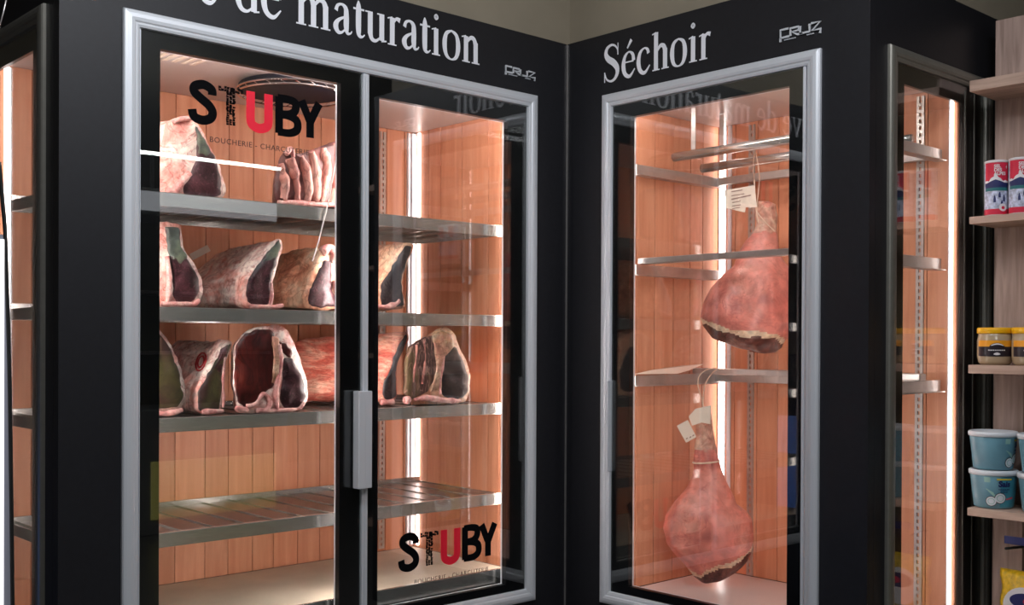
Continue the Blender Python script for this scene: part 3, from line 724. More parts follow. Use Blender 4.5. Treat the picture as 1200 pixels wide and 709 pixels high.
# second shelf
beef('tall beef cut with green-grey top, leftmost on the second shelf', 1, .13,
     [(193, 266), (209, 267), (211, 291), (223, 308), (233, 327), (234, 341), (227, 354), (210, 357), (202, 350), (200, 314), (196, 291)], M['lean'], M['fat'], .28, dx=-.02, sx=1.05, sz=.9,
     extra=[('crust_patch', [(193, 266), (209, 267), (211, 289), (220, 302), (212, 312), (201, 312), (196, 292)], M['lean_top'], .008)],
     bones=[('chine_bone', [(196, 356), (198, 340), (198, 322), (196, 300)], .008, M['bone']), ('bottom_bone', [(190, 358), (205, 360), (222, 359), (233, 352)], .008, M['bone'])], seed=3,
     outline=[(183, 262), (194, 260), (212, 263), (214, 290), (227, 307), (237, 328), (238, 345), (230, 359), (208, 362), (182, 362), (180, 320), (181, 290)])
beef('long pale fat-capped beef cut with purple pointed face, middle of the second shelf', 1, .12,
     [(327, 281), (314, 294), (304, 306), (299, 313), (290, 328), (287, 344), (289, 356), (300, 361), (313, 360), (316, 352), (315, 334), (319, 322), (324, 304), (329, 288)], M['lean'], M['fat'], .36, dx=-.04, sx=1.15, sz=.86, rim=.007,
     extra=[('crust_tip', [(328, 281), (316, 293), (306, 305), (312, 311), (320, 309), (325, 300), (329, 288)], M['lean_top'], .006)],
     bones=[('chine_bone', [(318, 332), (318, 345), (317, 358)], .006, M['bone']), ('bottom_bone', [(292, 361), (306, 363), (322, 360), (332, 358)], .007, M['bone'])], seed=4)
beef('rounded tan beef cut with knobbly bone on top, beside the door mullion, second shelf', 1, .12,
     [(379, 305), (388, 305), (388, 330), (392, 350), (394, 359), (376, 361), (361, 357), (360, 346), (367, 331), (374, 315)], M['lean'], M['fat_orange'], .30, dx=-.03, sx=1.2, sz=.95, rim=.008,
     bones=[('top_knuckle', [(378, 296), (386, 290), (392, 298), (390, 308)], .015, M['bone']), ('side_bone', [(391, 330), (397, 345), (400, 358)], .012, M['bone'])], seed=5,
     outline=[(380, 290), (388, 289), (395, 298), (393, 312), (395, 330), (400, 350), (402, 361), (380, 363), (356, 361), (355, 346), (362, 329), (369, 310), (372, 296)])
beef('grey-faced beef cut behind the right door beside the bright light strip, second shelf', 1, .12,
     [(475, 287), (483, 288), (474, 310), (469, 329), (470, 349), (473, 359), (446, 359), (444, 350), (445, 335), (453, 323), (463, 306)], M['lean_grey'], M['fat_orange'], .34, dx=-.03, sx=1.15, sz=.97, rim=.008,
     bones=[('bottom_bone', [(442, 359), (452, 360), (463, 357), (468, 352)], .009, M['bone'])], seed=6)
# third shelf
beef('green-centred beef cut cut off by the door edge, leftmost on the third shelf', 2, .12,
     [(184, 388), (191, 396), (199, 409), (208, 429), (213, 451), (215, 466), (209, 477), (180, 480), (172, 440), (174, 400)], M['lean_green'], M['fat'], .24, dx=-.12, sx=.95, sz=.95, rim=.008,
     bones=[('bottom_bone', [(184, 485), (200, 484), (214, 480)], .008, M['bone'])], seed=7)
t8 = beef('pale beef cut with red stamp mark and dark green-centred face, third shelf', 2, .13,
     [(271, 401), (260, 409), (251, 426), (243, 439), (233, 456), (231, 470), (233, 481), (246, 484), (256, 481), (259, 460), (259, 443), (261, 426), (269, 406)], M['lean_green'], M['fat'], .34, dx=-.02, sx=1.0, sz=1.0, rim=.007,
     extra=[('upper_lean', [(267, 403), (259, 410), (252, 425), (246, 434), (257, 437), (260, 424), (267, 408)], M['lean'], .008)],
     bones=[('chine_bone', [(263, 418), (262, 432), (261, 445), (262, 462), (262, 478)], .005, M['bone']), ('bottom_bone', [(236, 486), (250, 487), (262, 484)], .008, M['bone'])], seed=8)
beef('broad beef rib cut with dark red cavity and white rim, centre of the third shelf', 2, .085,
     [(332, 419), (343, 419), (350, 436), (357, 450), (358, 466), (351, 479), (336, 480), (328, 472), (329, 445)], M['lean'], M['fat'], .24, dx=.11, sx=.8, sz=.92,
     extra=[('rib_cavity', [(276, 404), (287, 391), (305, 385), (318, 386), (325, 400), (325, 430), (321, 452), (309, 462), (300, 474), (286, 478), (278, 472), (274, 440)], M['cavity'], .004),
            ('upper_lean', [(326, 400), (334, 402), (342, 414), (340, 420), (331, 414)], M['cavity'], .004), ('greenish_fat', [(317, 392), (326, 396), (328, 420), (324, 450), (316, 452), (318, 424)], M['fat_green'], .008)],
     bones=[('chine_bone', [(327, 404), (329, 425), (325, 450), (323, 468), (326, 480)], .009, M['bone']), ('bottom_bone', [(288, 476), (300, 473), (308, 462), (316, 470), (312, 480), (300, 483)], .008, M['bone']), ('feather_bone', [(276, 478), (290, 481)], .008, M['bone']),
            ('bottom_edge', [(300, 483), (325, 483), (348, 480), (356, 472)], .006, M['bone'])], seed=9,
     outline=[(275, 405), (286, 390), (304, 383), (324, 380), (334, 384), (346, 404), (353, 426), (360, 448), (361, 466), (354, 481), (327, 485), (290, 484), (278, 482), (273, 450)])
beef('long reddish streaked beef cut running behind the door handles, third shelf', 2, .15,
     [(476, 391), (467, 403), (462, 417), (454, 440), (448, 450), (448, 467), (455, 470), (463, 466), (462, 440), (464, 420), (470, 406), (477, 397)], M['lean_grey'], M['fat_red'], .34, dx=-.24, sx=1.15, sz=.92, rim=.008,
     bones=[('bottom_bone', [(446, 474), (454, 475), (461, 473)], .011, M['bone'])], seed=10, bulge=.2)
beef('large rib cut with vertical dark streaks and black-grey eye, rightmost on the third shelf', 2, .085,
     [(523, 404), (534, 406), (544, 425), (549, 442), (548, 459), (542, 468), (526, 470), (517, 462), (518, 430)], M['lean_grey'], M['fat_orange'], .22, dx=.17, sx=.9, sz=.92,
     extra=[('rib_meat', [(480, 407), (492, 398), (504, 393), (513, 395), (515, 425), (509, 446), (498, 461), (482, 468), (474, 460), (475, 425)], M['cavity_dry'], .004),
            ('greenish_fat', [(504, 394), (518, 387), (529, 393), (533, 406), (522, 404), (516, 430), (514, 456), (503, 460), (510, 430)], M['fat_green'], .007)],
     bones=[('chine_bone', [(521, 405), (519, 425), (516, 445), (516, 462)], .006, M['bone']), ('bottom_bone', [(486, 468), (502, 466), (520, 469), (540, 471)], .010, M['bone']), ('knuckle', [(474, 470), (480, 468)], .014, M['bone']),
            ('rib', [(488, 404), (487, 425), (484, 448)], .005, M['rib_pale']), ('rib', [(497, 399), (498, 425), (494, 450)], .005, M['rib_pale'])], seed=11,
     outline=[(484, 405), (503, 392), (520, 382), (530, 388), (538, 406), (546, 424), (551, 442), (550, 460), (544, 472), (520, 474), (481, 474), (477, 440), (479, 416)])
# red inspection stamp on the side of the pale cut
def red_stamp():
    bpy.context.view_layer.update()
    body = [c for c in t8.children if c.name.startswith('fat_covered_body')][0]
    inv = body.matrix_world.inverted(); mb = MB()
    def hit(px, py):
        d = (inv.to_3x3() @ ray(px, py)).normalized(); o = inv @ CAM
        ok, loc, nn, _ = body.ray_cast(o, d)
        return body.matrix_world @ (loc-d*.0015) if ok else None
    for rx, ry, ph in ((5.5, 10.5, 0), (3.4, 6.5, .6)):
        pts = [hit(235.5+rx*math.cos(2*PI*k/28)+.22*ry*math.sin(2*PI*k/28), 424-ry*math.sin(2*PI*k/28)) for k in range(29)]
        pts = [p for p in pts if p is not None]
        if len(pts) > 8: mb.tube(pts, .0026, 6)
    mb.build('inspection_stamp', plain('stamp_ink', lin((190, 36, 40)), .6), t8)
red_stamp()
# paper slip lying on the meat, second shelf
c = [hy(222, 298, .36), hy(243, 287, .36), hy(247, 294, .36), hy(226, 305, .36)]
tag(MB().poly([Vector(p)+Vector((0, 0, 0)) for p in c], (0, .002, 0)).build('label_slip', M['paper']), 'small white paper slip propped between the two leftmost cuts, second shelf', 'label')
# temperature probe cable
a, b_, c_ = hy(402, 140, .068), hy(385, 236, .058), hy(366, 306, .105)
tag(MB().tube([hy(404, 128, .075), a, b_, hy(380, 256, .060), hy(373, 284, .085), c_], .0022, 8).build('probe_cable', M['cablewhite'], None, True),
    'thin white probe cable running down in front of the shelves behind the left door', 'cable')

# ------------------------------------------------------------------ hams
def interp(tab, v):
    for (a, b1), (c, d1) in zip(tab, tab[1:]):
        if a <= v <= c: return b1+(d1-b1)*(v-a)/(c-a)
    return tab[0][1] if v < tab[0][0] else tab[-1][1]
def ham(label, left, right, ztop, zbot, depth, x_at, cut_line, hock_to, ratio=.62):
    """left/right: silhouette columns per row; slices are ellipses, wider across than deep"""
    nr, n = 90, 64
    c0 = hx((interp(left, 600)+interp(right, 600))/2 if zbot > 500 else 878, (ztop+zbot)/2, x_at); D = (c0-CAM).dot(FW)
    b = bmesh.new(); R = []; reg = {}
    rh = Vector((RT.x, RT.y, 0)).normalized(); fh = Vector((FW.x, FW.y, 0)).normalized()
    for i in range(nr+1):
        py = ztop+(zbot-ztop)*i/nr; l, r = interp(left, py), interp(right, py)
        cc = CAM+ray((l+r)/2, py)*D; rad = (r-l)/2*D/F; ring = []
        fr = i/nr; rt_ = ratio+(.9-ratio)*max(0, 1-fr*2.2)
        for k in range(n):
            a = 2*PI*k/n; q = cc+rh*(rad*math.cos(a))-fh*(rad*rt_*math.sin(a)*(1 if math.sin(a) > 0 else .8))
            q += noise.noise_vector(q*9)*.006*min(1, rad/.05)+noise.noise_vector(q*38)*.0018
            v = b.verts.new(q); ring.append(v)
            px = (l+r)/2+(r-l)/2*math.cos(a); front = math.sin(a)
            cl = interp(cut_line, px)+3*noise.noise(q*30)
            # the sawn face is seen from the front; round the back it starts at the very bottom
            reg[v] = (py-cl) if front > -.1 else -99
            if reg[v] > 2: v.co += noise.noise_vector(q*24)*.007+fh*.004
        R.append(ring)
    fcs = []
    for i in range(nr):
        for k in range(n): fcs.append(b.faces.new((R[i][k], R[i][(k+1) % n], R[i+1][(k+1) % n], R[i+1][k])))
    fcs.append(b.faces.new(R[0])); 
    cc = sum((v.co for v in R[-1]), Vector())/n; cv = b.verts.new(cc+Vector((0, 0, -.004))); reg[cv] = 20
    for k in range(n): fcs.append(b.faces.new((R[-1][k], R[-1][(k+1) % n], cv)))
    bmesh.ops.recalc_face_normals(b, faces=b.faces[:])
    top = sum((v.co for v in R[0]), Vector())/n
    t = empty('cured_ham', (cc.x, cc.y, cc.z), label, 'ham', 'hanging cured hams')
    groups = {'ham_skin': [], 'fat_rim': [], 'cut_face': [], 'hock_skin': []}
    for f in fcs:
        rr = sum(reg[v] for v in f.verts)/len(f.verts)
        zpx = None
        c = f.calc_center_median(); d = c-CAM; py = CY-F*(d.dot(UP))/d.dot(FW)
        if rr > 4.5: groups['cut_face'].append(f)
        elif rr > -1: groups['fat_rim'].append(f)
        elif py < hock_to+4*noise.noise(c*40): groups['hock_skin'].append(f)
        else: groups['ham_skin'].append(f)
    mats = {'ham_skin': M['ham'], 'fat_rim': M['ham_fat'], 'cut_face': M['ham_cut'], 'hock_skin': M['hock']}
    for nm, fs in groups.items():
        b2 = bmesh.new(); mp = {}
        for f in fs:
            vs = []
            for v in f.verts:
                if v not in mp: mp[v] = b2.verts.new(v.co)
                vs.append(mp[v])
            b2.faces.new(vs)
        me = bpy.data.meshes.new(nm); b2.to_mesh(me); b2.free(); link(nm, me, mats[nm], t, True)
    b.free()
    return t, D, top
L1 = [(236, 888), (240, 885), (262, 886), (272, 883), (281, 875), (295, 866), (313, 859), (322, 847), (336, 834), (347, 828), (361, 823), (372, 821), (380, 824), (390, 830), (396, 835), (402, 851), (408, 868), (413, 884)]
R1 = [(236, 900), (240, 909), (252, 912), (270, 911), (281, 912), (295, 914), (305, 920), (316, 928), (335, 932), (360, 934), (380, 932), (392, 927), (400, 918), (408, 916), (413, 908)]
t1, D1, top1 = ham('cured ham hanging higher, broad end cut, string and written card above it', L1, R1, 236, 413, 0, .28,
    [(815, 366), (822, 374), (832, 380), (845, 383), (856, 388), (870, 390), (885, 388), (900, 392), (916, 399), (925, 396), (935, 390)], 272)
L2 = [(479, 823), (486, 819), (500, 816), (520, 815), (530, 814), (540, 813), (548, 813.5), (560, 811), (572, 805), (590, 789), (604, 781), (620, 779), (640, 782), (650, 790), (660, 800), (669, 808), (676, 814), (682, 822)]
R2 = [(479, 831), (486, 834), (500, 835), (512, 837), (530, 840), (540, 842), (560, 849), (574, 856), (590, 863), (598, 874), (607, 880), (629, 882), (643, 881), (656, 877), (665, 869), (673, 858), (682, 840)]
t2, D2, top2 = ham('pear-shaped cured ham hanging lower, tied round its neck, small tags at its hock', L2, R2, 479, 682, 0, .28,
    [(775, 676), (806, 668), (818, 672), (830, 664), (843, 656), (855, 655), (866, 648), (876, 640), (885, 632)], 528)
def at(px, py, D): return CAM+ray(px, py)*D
# neck cord on the lower ham
cc = at(827.5, 541, D2); rh = Vector((RT.x, RT.y, 0)).normalized(); fh = Vector((FW.x, FW.y, 0)).normalized()
tag(MB().tube([cc+rh*(.0455*math.cos(2*PI*k/40))-fh*(.042*math.sin(2*PI*k/40))+Vector((0, 0, .004*math.cos(2*PI*k/40))) for k in range(41)], .0032, 8).build('neck_cord', M['twine'], t2, True))
# strings
def string(label, P, r=.0019):
    return tag(MB().tube([Vector(q) for q in crom([tuple(p) for p in P], 6)], r, 8).build('string', M['twine'], None, True), label, 'string')
Dr = D1-.02
string('cotton string looped over the rod and round the higher ham', [at(889, 262, D1-.055), at(885, 240, D1-.05), at(884, 215, Dr), at(883, 190, Dr), at(885, 179, Dr-.03), at(887, 186, D1+.03), at(890, 210, D1+.02), at(887, 244, D1-.045), at(893, 256, D1-.06), at(908, 271, D1-.05)])
string('cotton string looped over the lowest rack frame, carrying the lower ham', [at(824, 486, D2), at(823, 470, D2), at(818, 452, D2-.03), at(820, 440, D2-.05), at(829, 433, D2-.05), at(840, 432, D2), at(834, 438, D2+.05), at(826, 452, D2+.03), at(824, 472, D2), at(826, 488, D2)])
# tags
def card(name, label, px, D, mm, lines=(), tilt=.0):
    P = [at(x, y, D+tilt*(i in (1, 2))) for i, (x, y) in enumerate(px)]
    t = MB().poly(P, -fh*.0008).build(name, mm)
    tag(t, label, 'tag')
    if lines:
        mb = MB()
        for (x0, y0, x1, y1, hh) in lines:
            mb.poly([at(x0, y0, D-.002), at(x1, y1, D-.002), at(x1, y1+hh, D-.002), at(x0, y0+hh, D-.002)], -fh*.0003)
        mb.build('handwriting', M['print'], t)
    return t
card('ham_card', 'cream card with handwritten lines hanging beside the higher ham', [(849, 223), (884, 217), (887, 243), (874, 243), (873, 249), (851, 244)], D1-.07, M['paper'],
     [(857, 224, 870, 222, 1.2), (857, 229, 872, 226.5, 1), (857, 233, 880, 228, 1.4), (858, 237, 868, 235, 1), (858, 241, 868, 239.5, 1), (858, 244, 867, 242.5, 1)])
card('ham_tag', 'tilted cream tag with three dots beside the lower ham', [(793, 499), (806, 492), (816, 512), (804, 519)], D2-.055, M['paper'],
     [(804, 513.5, 806, 512.5, 1.6), (808, 512, 810, 511, 1.6), (811.5, 510, 813.5, 509, 1.6)])
card('ham_tag', 'folded cream tag wrapped on the hock of the lower ham', [(807, 488), (815, 479), (833, 475), (832, 497), (822, 495), (811, 499)], D2-.045, M['paper'])
# paper sheet on lowest rack frame
zr = -.114
pp = [hy(743, 444.5, -.280), hy(763, 434, -.268), hy(800, 428.5, -.268), hy(824, 427, -.268), hy(808, 434, -.31), hy(794, 440.5, -.33), hy(760, 446.3, -.30)]
for p_ in pp: p_.z = max(p_.z, zr)
tag(MB().poly(pp, (0, 0, .001)).build('paper_sheet', M['paper']), 'white paper sheet lying on the rack frame above the lower ham', 'paper')

# ------------------------------------------------------------------ gondola shelving at the right
G = empty('shelving_unit', (.72, -1.62, FZ), 'pale oak wall shelving with groceries at the right edge', 'shelving')
MB().box(.690, .790, -1.345, -1.250, FZ, 1.035, .001).build('upright', M['oak'], G)
MB().box(.690, .790, -2.05, -1.955, FZ, 1.035, .001).build('upright', M['oak'], G)
MB().box(.770, .789, -1.954, -1.346, FZ, 1.035).build('back_panel', M['backboard'], G)
ZS = [(.812, .778), (.391, .369), (-.0675, -.094), (-.511, -.535), (-.95, -.975)]
for i, (a, b1) in enumerate(ZS): MB().box(.508 if i else .505, .689 if i else .69, -2.05, -1.252, b1, a, .0012).build('shelf', M['oak_h'], G)

def ylab(px, x): return hx(px, 400, x).y
VA = math.pi*1.0+.0   # labels face -x
ang = math.atan2(-math.sin(YAW), -math.cos(YAW))
def ramp_mat(name, stops, z0, h, rough=.4):
    """bands of printed colour round a package, by height"""
    mm, N, L, b = mat(name)
    tc = N.new('ShaderNodeTexCoord'); sp = N.new('ShaderNodeSeparateXYZ'); L.new(tc.outputs['Object'], sp.inputs[0])
    nz = N.new('ShaderNodeTexNoise'); nz.inputs['Scale'].default_value = 55; L.new(tc.outputs['Object'], nz.inputs['Vector'])
    ad = N.new('ShaderNodeMath'); ad.operation = 'MULTIPLY_ADD'; L.new(nz.outputs['Fac'], ad.inputs[0]); ad.inputs[1].default_value = .0; L.new(sp.outputs['Z'], ad.inputs[2])
    mr = N.new('ShaderNodeMapRange'); mr.inputs['From Min'].default_value = z0; mr.inputs['From Max'].default_value = z0+h; L.new(ad.outputs[0], mr.inputs[0])
    r = N.new('ShaderNodeValToRGB'); r.color_ramp.interpolation = 'CONSTANT'; e = r.color_ramp.elements
    for i, (p, c) in enumerate(stops):
        el = e[i] if i < 2 else e.new(p)
        el.position = p; el.color = (*lin(c), 1)
    L.new(mr.outputs[0], r.inputs[0]); L.new(r.outputs[0], b.inputs['Base Color']); b.inputs['Roughness'].default_value = rough
    return mm
def curved_patch(mb, cx, cy, R, a0, a1, zf0, zf1, n=14, th=.0006, mi=0):
    """patch of a printed label on a cylinder; zf0/zf1: functions or heights"""
    for i in range(n):
        A0 = a0+(a1-a0)*i/n; A1 = a0+(a1-a0)*(i+1)/n
        g = lambda f, t: f(t) if callable(f) else f
        q = []
        for A_, t in ((A0, i/n), (A1, (i+1)/n)):
            for f in (zf0, zf1):
                rr = (R(g(f, t)) if callable(R) else R)+th
                q.append(Vector((cx+rr*math.cos(A_), cy+rr*math.sin(A_), g(f, t))))
        vs = [mb.b.verts.new(p) for p in (q[0], q[2], q[3], q[1])]; mb.b.faces.new(vs).material_index = mi
# salt canisters on the second shelf
Rs = .034; zs0 = .392; Hs = .168
P_white = plain('white_board', lin((226, 222, 224)), .5); P_red = plain('crimson_print', lin((206, 26, 62)), .45); P_navy = plain('navy_print', lin((26, 34, 92)), .45)
P_teal = plain('teal_print', lin((32, 106, 110)), .45); P_snow = plain('alpine_print', lin((190, 196, 220)), .45, 0, .45, 90)
def canister(cx, cy, label):
    t = empty('salt_canister', (cx, cy, zs0), label, 'canister', 'salt canisters on the upper shelf')
    MB().lathe(cx, cy, [(Rs-.002, zs0), (Rs, zs0+.002), (Rs, zs0+Hs-.006), (Rs-.003, zs0+Hs)], 40).build('tube', P_white, t, True)
    MB().lathe(cx, cy, [(Rs+.0008, zs0+Hs-.006), (Rs+.001, zs0+Hs+.001), (Rs-.004, zs0+Hs+.003), (Rs-.006, zs0+Hs-.001)], 40).build('lid', P_white, t, True)
    lb = MB(); a0, a1 = ang-1.5, ang+.75
    R = Rs
    curved_patch(lb, cx, cy, R, ang-2.2, ang+1.8, zs0+.003, zs0+.020, 24, .0004, 0)
    curved_patch(lb, cx, cy, R, ang-2.2, ang+1.8, zs0+.020, zs0+Hs-.010, 24, .0004, 1)
    curved_patch(lb, cx, cy, R, a0, a1, zs0+.080, zs0+.106, 16, .0007, 2)
    curved_patch(lb, cx, cy, R, a0, a1, zs0+.075, zs0+.085, 16, .0010, 3)
    peak = lambda k: (lambda t: zs0+.104+k*(.020*max(0, 1-abs(t-.45)*4)+.004*abs(math.sin(t*17))))
    curved_patch(lb, cx, cy, R, a0, a1, zs0+.106, zs0+Hs-.006, 16, .0010, 0)
    curved_patch(lb, cx, cy, R, a0, a1, zs0+.100, peak(1), 24, .0014, 4)
    curved_patch(lb, cx, cy, R, a0, a1, zs0+.090, lambda t: zs0+.100+.010*max(0, 1-abs(t-.45)*3), 24, .0018, 2)
    lb.build('printed_label', [P_red, P_snow, P_navy, P_teal, P_white], t)
    # figures and round seal on the alpine picture
    fg = MB()
    for k, (aa, zz, s1) in enumerate(((-.55, .050, 1), (-.15, .062, .8), (.25, .052, 1), (.05, .038, .7))):
        curved_patch(fg, cx, cy, R, ang+aa-.10, ang+aa+.10, zs0+zz-.010*s1, lambda t, zz=zz, s1=s1: zs0+zz+.012*s1*math.sin(PI*t), 8, .0010, 0)
    def disc(rad, th, mi, aa, zz):
        for i in range(16):
            p = [Vector((cx+(R+th)*math.cos(ang+aa), cy+(R+th)*math.sin(ang+aa), zs0+zz))]
            for q in (i, i+1):
                A_ = ang+aa+rad/R*math.cos(2*PI*q/16); p.append(Vector((cx+(R+th)*math.cos(A_), cy+(R+th)*math.sin(A_), zs0+zz+rad*math.sin(2*PI*q/16))))
            fg.b.faces.new([fg.b.verts.new(v) for v in p]).material_index = mi
    disc(.012, .0016, 1, .15, .024); disc(.005, .0020, 2, .15, .023)
    fg.build('label_picture', [P_navy, P_white, P_red], t)
    for i, s_ in enumerate(('SEL', 'DES', 'ALPES')):
        me = text_mesh(s_, .0135, 1.0, .0002, .0004); wrap_text(me, cx, cy, zs0+Hs-.022-i*.0115, Rs+.0018, ang-.62); link('label_lettering', me, P_white, t)
    pl = MB(); curved_patch(pl, cx, cy, Rs, ang+.40, ang+.52, zs0+Hs-.022, zs0+Hs-.019, 3, .002); curved_patch(pl, cx, cy, Rs, ang+.44, ang+.48, zs0+Hs-.026, zs0+Hs-.015, 3, .0021)
    pl.build('label_cross', P_white, t)
    return t
cxs = .56
def cyl_y(pxc, x): return hx(pxc, 400, x).y
y1_ = cyl_y(1166.5, cxs); y2_ = cyl_y(1195, cxs)
canister(cxs, y1_, 'red and blue salt canister, nearer the cabinet of the two')
canister(cxs, y1_-.0745, 'red and blue salt canister at the photo edge, right of its twin')
# mayonnaise-type jars on the third shelf
zj = -.0665; Rj = .052; Hj = .115
J_glass = plain('jar_contents_cream', lin((178, 158, 128)), .12, 0, .05, 20, spec=.8); J_lid = plain('yellow_lid', lin((240, 180, 18)), .35); J_or = plain('orange_label', lin((236, 158, 30)), .4); J_blk = plain('black_label', lin((30, 22, 32)), .4)
def jar(cx, cy, label):
    t = empty('glass_jar', (cx, cy, zj), label, 'jar', 'yellow-lidded jars')
    MB().lathe(cx, cy, [(Rj*.80, zj), (Rj*.93, zj+.008), (Rj, zj+.028), (Rj, zj+.072), (Rj*.965, zj+.082), (Rj*.93, zj+.090), (Rj*.93, zj+.098)], 48).build('jar_body', J_glass, t, True)
    MB().lathe(cx, cy, [(Rj*.97, zj+.096), (Rj*1.0, zj+.098), (Rj*1.0, zj+.110), (Rj*.97, zj+.1145), (Rj*.90, zj+.113)], 48).build('lid', J_lid, t, True)
    lb = MB(); curved_patch(lb, cx, cy, Rj, ang-1.5, ang+1.0, zj+.056, zj+.075, 20, .0006, 0); curved_patch(lb, cx, cy, Rj, ang-1.5, ang+1.0, zj+.026, zj+.056, 20, .0006, 1)
    curved_patch(lb, cx, cy, Rj, ang-.75, ang+.15, zj+.050, lambda t: zj+.054+.013*math.sin(PI*t)**.6, 16, .0010, 1)
    curved_patch(lb, cx, cy, Rj, ang-.62, ang+.05, lambda t: zj+.058+.004*math.sin(PI*t), lambda t: zj+.0605+.0055*math.sin(PI*t), 16, .0013, 2)
    curved_patch(lb, cx, cy, Rj, ang-.48, ang-.12, lambda t: zj+.032-.002*math.sin(PI*t), lambda t: zj+.034+.004*math.sin(PI*t), 10, .0013, 2)
    for k in range(8): curved_patch(lb, cx, cy, Rj, ang-.78+k*.12, ang-.69+k*.12, zj+.0435, zj+.0465, 2, .0011, 2)
    lb.build('printed_label', [J_or, J_blk, P_white], t)
    return t
cxj = .568; yj = cyl_y(1166, cxj)
jar(cxj, yj, 'jar with yellow lid and black label, nearer the cabinet of the two')
jar(cxj, yj-.107, 'jar with yellow lid and black label at the photo edge, right of its twin')
# tubs on the fourth shelf
Rt = .0715; Ht = .118; zt0 = -.510
T_blue = plain('pale_blue_tub_print', lin((112, 160, 178)), .35, 0, .14, 14); T_teal = plain('teal_tub_print', lin((64, 140, 160)), .35, 0, .1, 14); T_lid = plain('white_tub_lid', lin((214, 220, 226)), .35)
T_yel = plain('yellow_print', lin((224, 196, 40)), .4); T_brown = plain('coconut_shell', lin((74, 62, 52)), .6); T_mint = plain('mint_print', lin((150, 190, 180)), .5); T_pink = plain('pink_print', lin((206, 86, 100)), .5)
def tub(cx, cy, z0, label, turn=0.0, s=1.0):
    t = empty('yoghurt_tub', (cx, cy, z0), label, 'tub', 'stacked yoghurt tubs'); R0, R1 = Rt*.80*s, Rt*.965*s; H = Ht*s
    MB().lathe(cx, cy, [(R0-.004, z0), (R0, z0+.003), (R1, z0+H-.010), (R1, z0+H-.006)], 56).build('tub_body', T_blue, t, True)
    MB().lathe(cx, cy, [(R1+.001, z0+H-.016), (Rt*s+.001, z0+H-.015), (Rt*s+.001, z0+H-.003), (Rt*s-.003, z0+H), (Rt*s-.008, z0+H), (Rt*s-.011, z0+H-.004)], 56).build('lid', T_lid, t, True)
    an = ang+turn; RR = lambda z: R0+(R1-R0)*(z-z0)/(H-.01)
    lb = MB()
    curved_patch(lb, cx, cy, RR, an-.1, an+1.35, z0+.006, z0+H-.020, 18, .0005, 0)
    curved_patch(lb, cx, cy, RR, an-.28, an+.42, z0+.090, z0+.0945, 10, .0010, 1)
    def disc(rad, th, mi, aa, zz, sq=1):
        R = RR(z0+zz)
        for i in range(20):
            p = [Vector((cx+(R+th)*math.cos(an+aa), cy+(R+th)*math.sin(an+aa), z0+zz))]
            for q in (i, i+1):
                A_ = an+aa+rad/R*math.cos(2*PI*q/20); rr = RR(z0+zz+rad*sq*math.sin(2*PI*q/20)); p.append(Vector((cx+(rr+th)*math.cos(A_), cy+(rr+th)*math.sin(A_), z0+zz+rad*sq*math.sin(2*PI*q/20))))
            lb.b.faces.new([lb.b.verts.new(v) for v in p]).material_index = mi
    for aa, zz, r in ((-.10, .034, .017), (-.52, .024, .016)):
        disc(r, .0016, 2, aa, zz); disc(r*.88, .0020, 3, aa, zz); disc(r*.62, .0023, 4, aa, zz); disc(r*.5, .0026, 3, aa, zz)
    for k in range(4):
        curved_patch(lb, cx, cy, RR, an-.75+k*.1, an-.40+k*.06, lambda t, k=k: z0+.060-.016*t-k*.006, lambda t, k=k: z0+.063-.012*t-k*.006, 6, .0012, 5)
    curved_patch(lb, cx, cy, RR, an+.20, an+.62, lambda t: z0+.028+.004*t, lambda t: z0+.033+.005*t, 8, .0012, 6)
    curved_patch(lb, cx, cy, RR, an-.82, an-.55, z0+.082, z0+.098, 5, .0009, 5)
    lb.build('printed_label', [T_teal, T_yel, T_brown, T_lid, T_mint, T_mint, T_pink], t)
    me = text_mesh('Sais', .0245, 1.0, .0002, .0010)
    wd = max(v.co.x for v in me.vertices)
    for v in me.vertices: v.co.x -= wd/2
    for v in me.vertices: v.co.z += (v.co.y)*.14
    wrap_text(me, cx, cy, z0+.070, RR(z0+.070)+.0016, an+.07); link('label_lettering', me, P_navy, t)
    me = text_mesh('YOGHURT\nCOCO', .0075, 1.0, .0002, .0001, 'CENTER'); me2 = None
    for v in me.vertices: v.co.z += (v.co.y)*.14
    wrap_text(me, cx, cy, z0+.058, RR(z0+.058)+.0016, an+.07); link('label_lettering', me, P_navy, t)
    return t
cxt = .588; yt = cyl_y(1165.5, cxt)
tub(cxt, yt, zt0, 'pale blue coconut yoghurt tub, bottom of the front stack', .0)
tub(cxt-.003, yt+.001, zt0+Ht+.001, 'pale blue tub turned sideways, on top of the front stack', .95)
tub(cxt, yt-.150, zt0, 'blue tub at the photo edge, bottom of the right-hand stack', -.3)
tub(cxt-.002, yt-.150, zt0+Ht+.001, 'blue tub at the photo edge, top of the right-hand stack', .5)
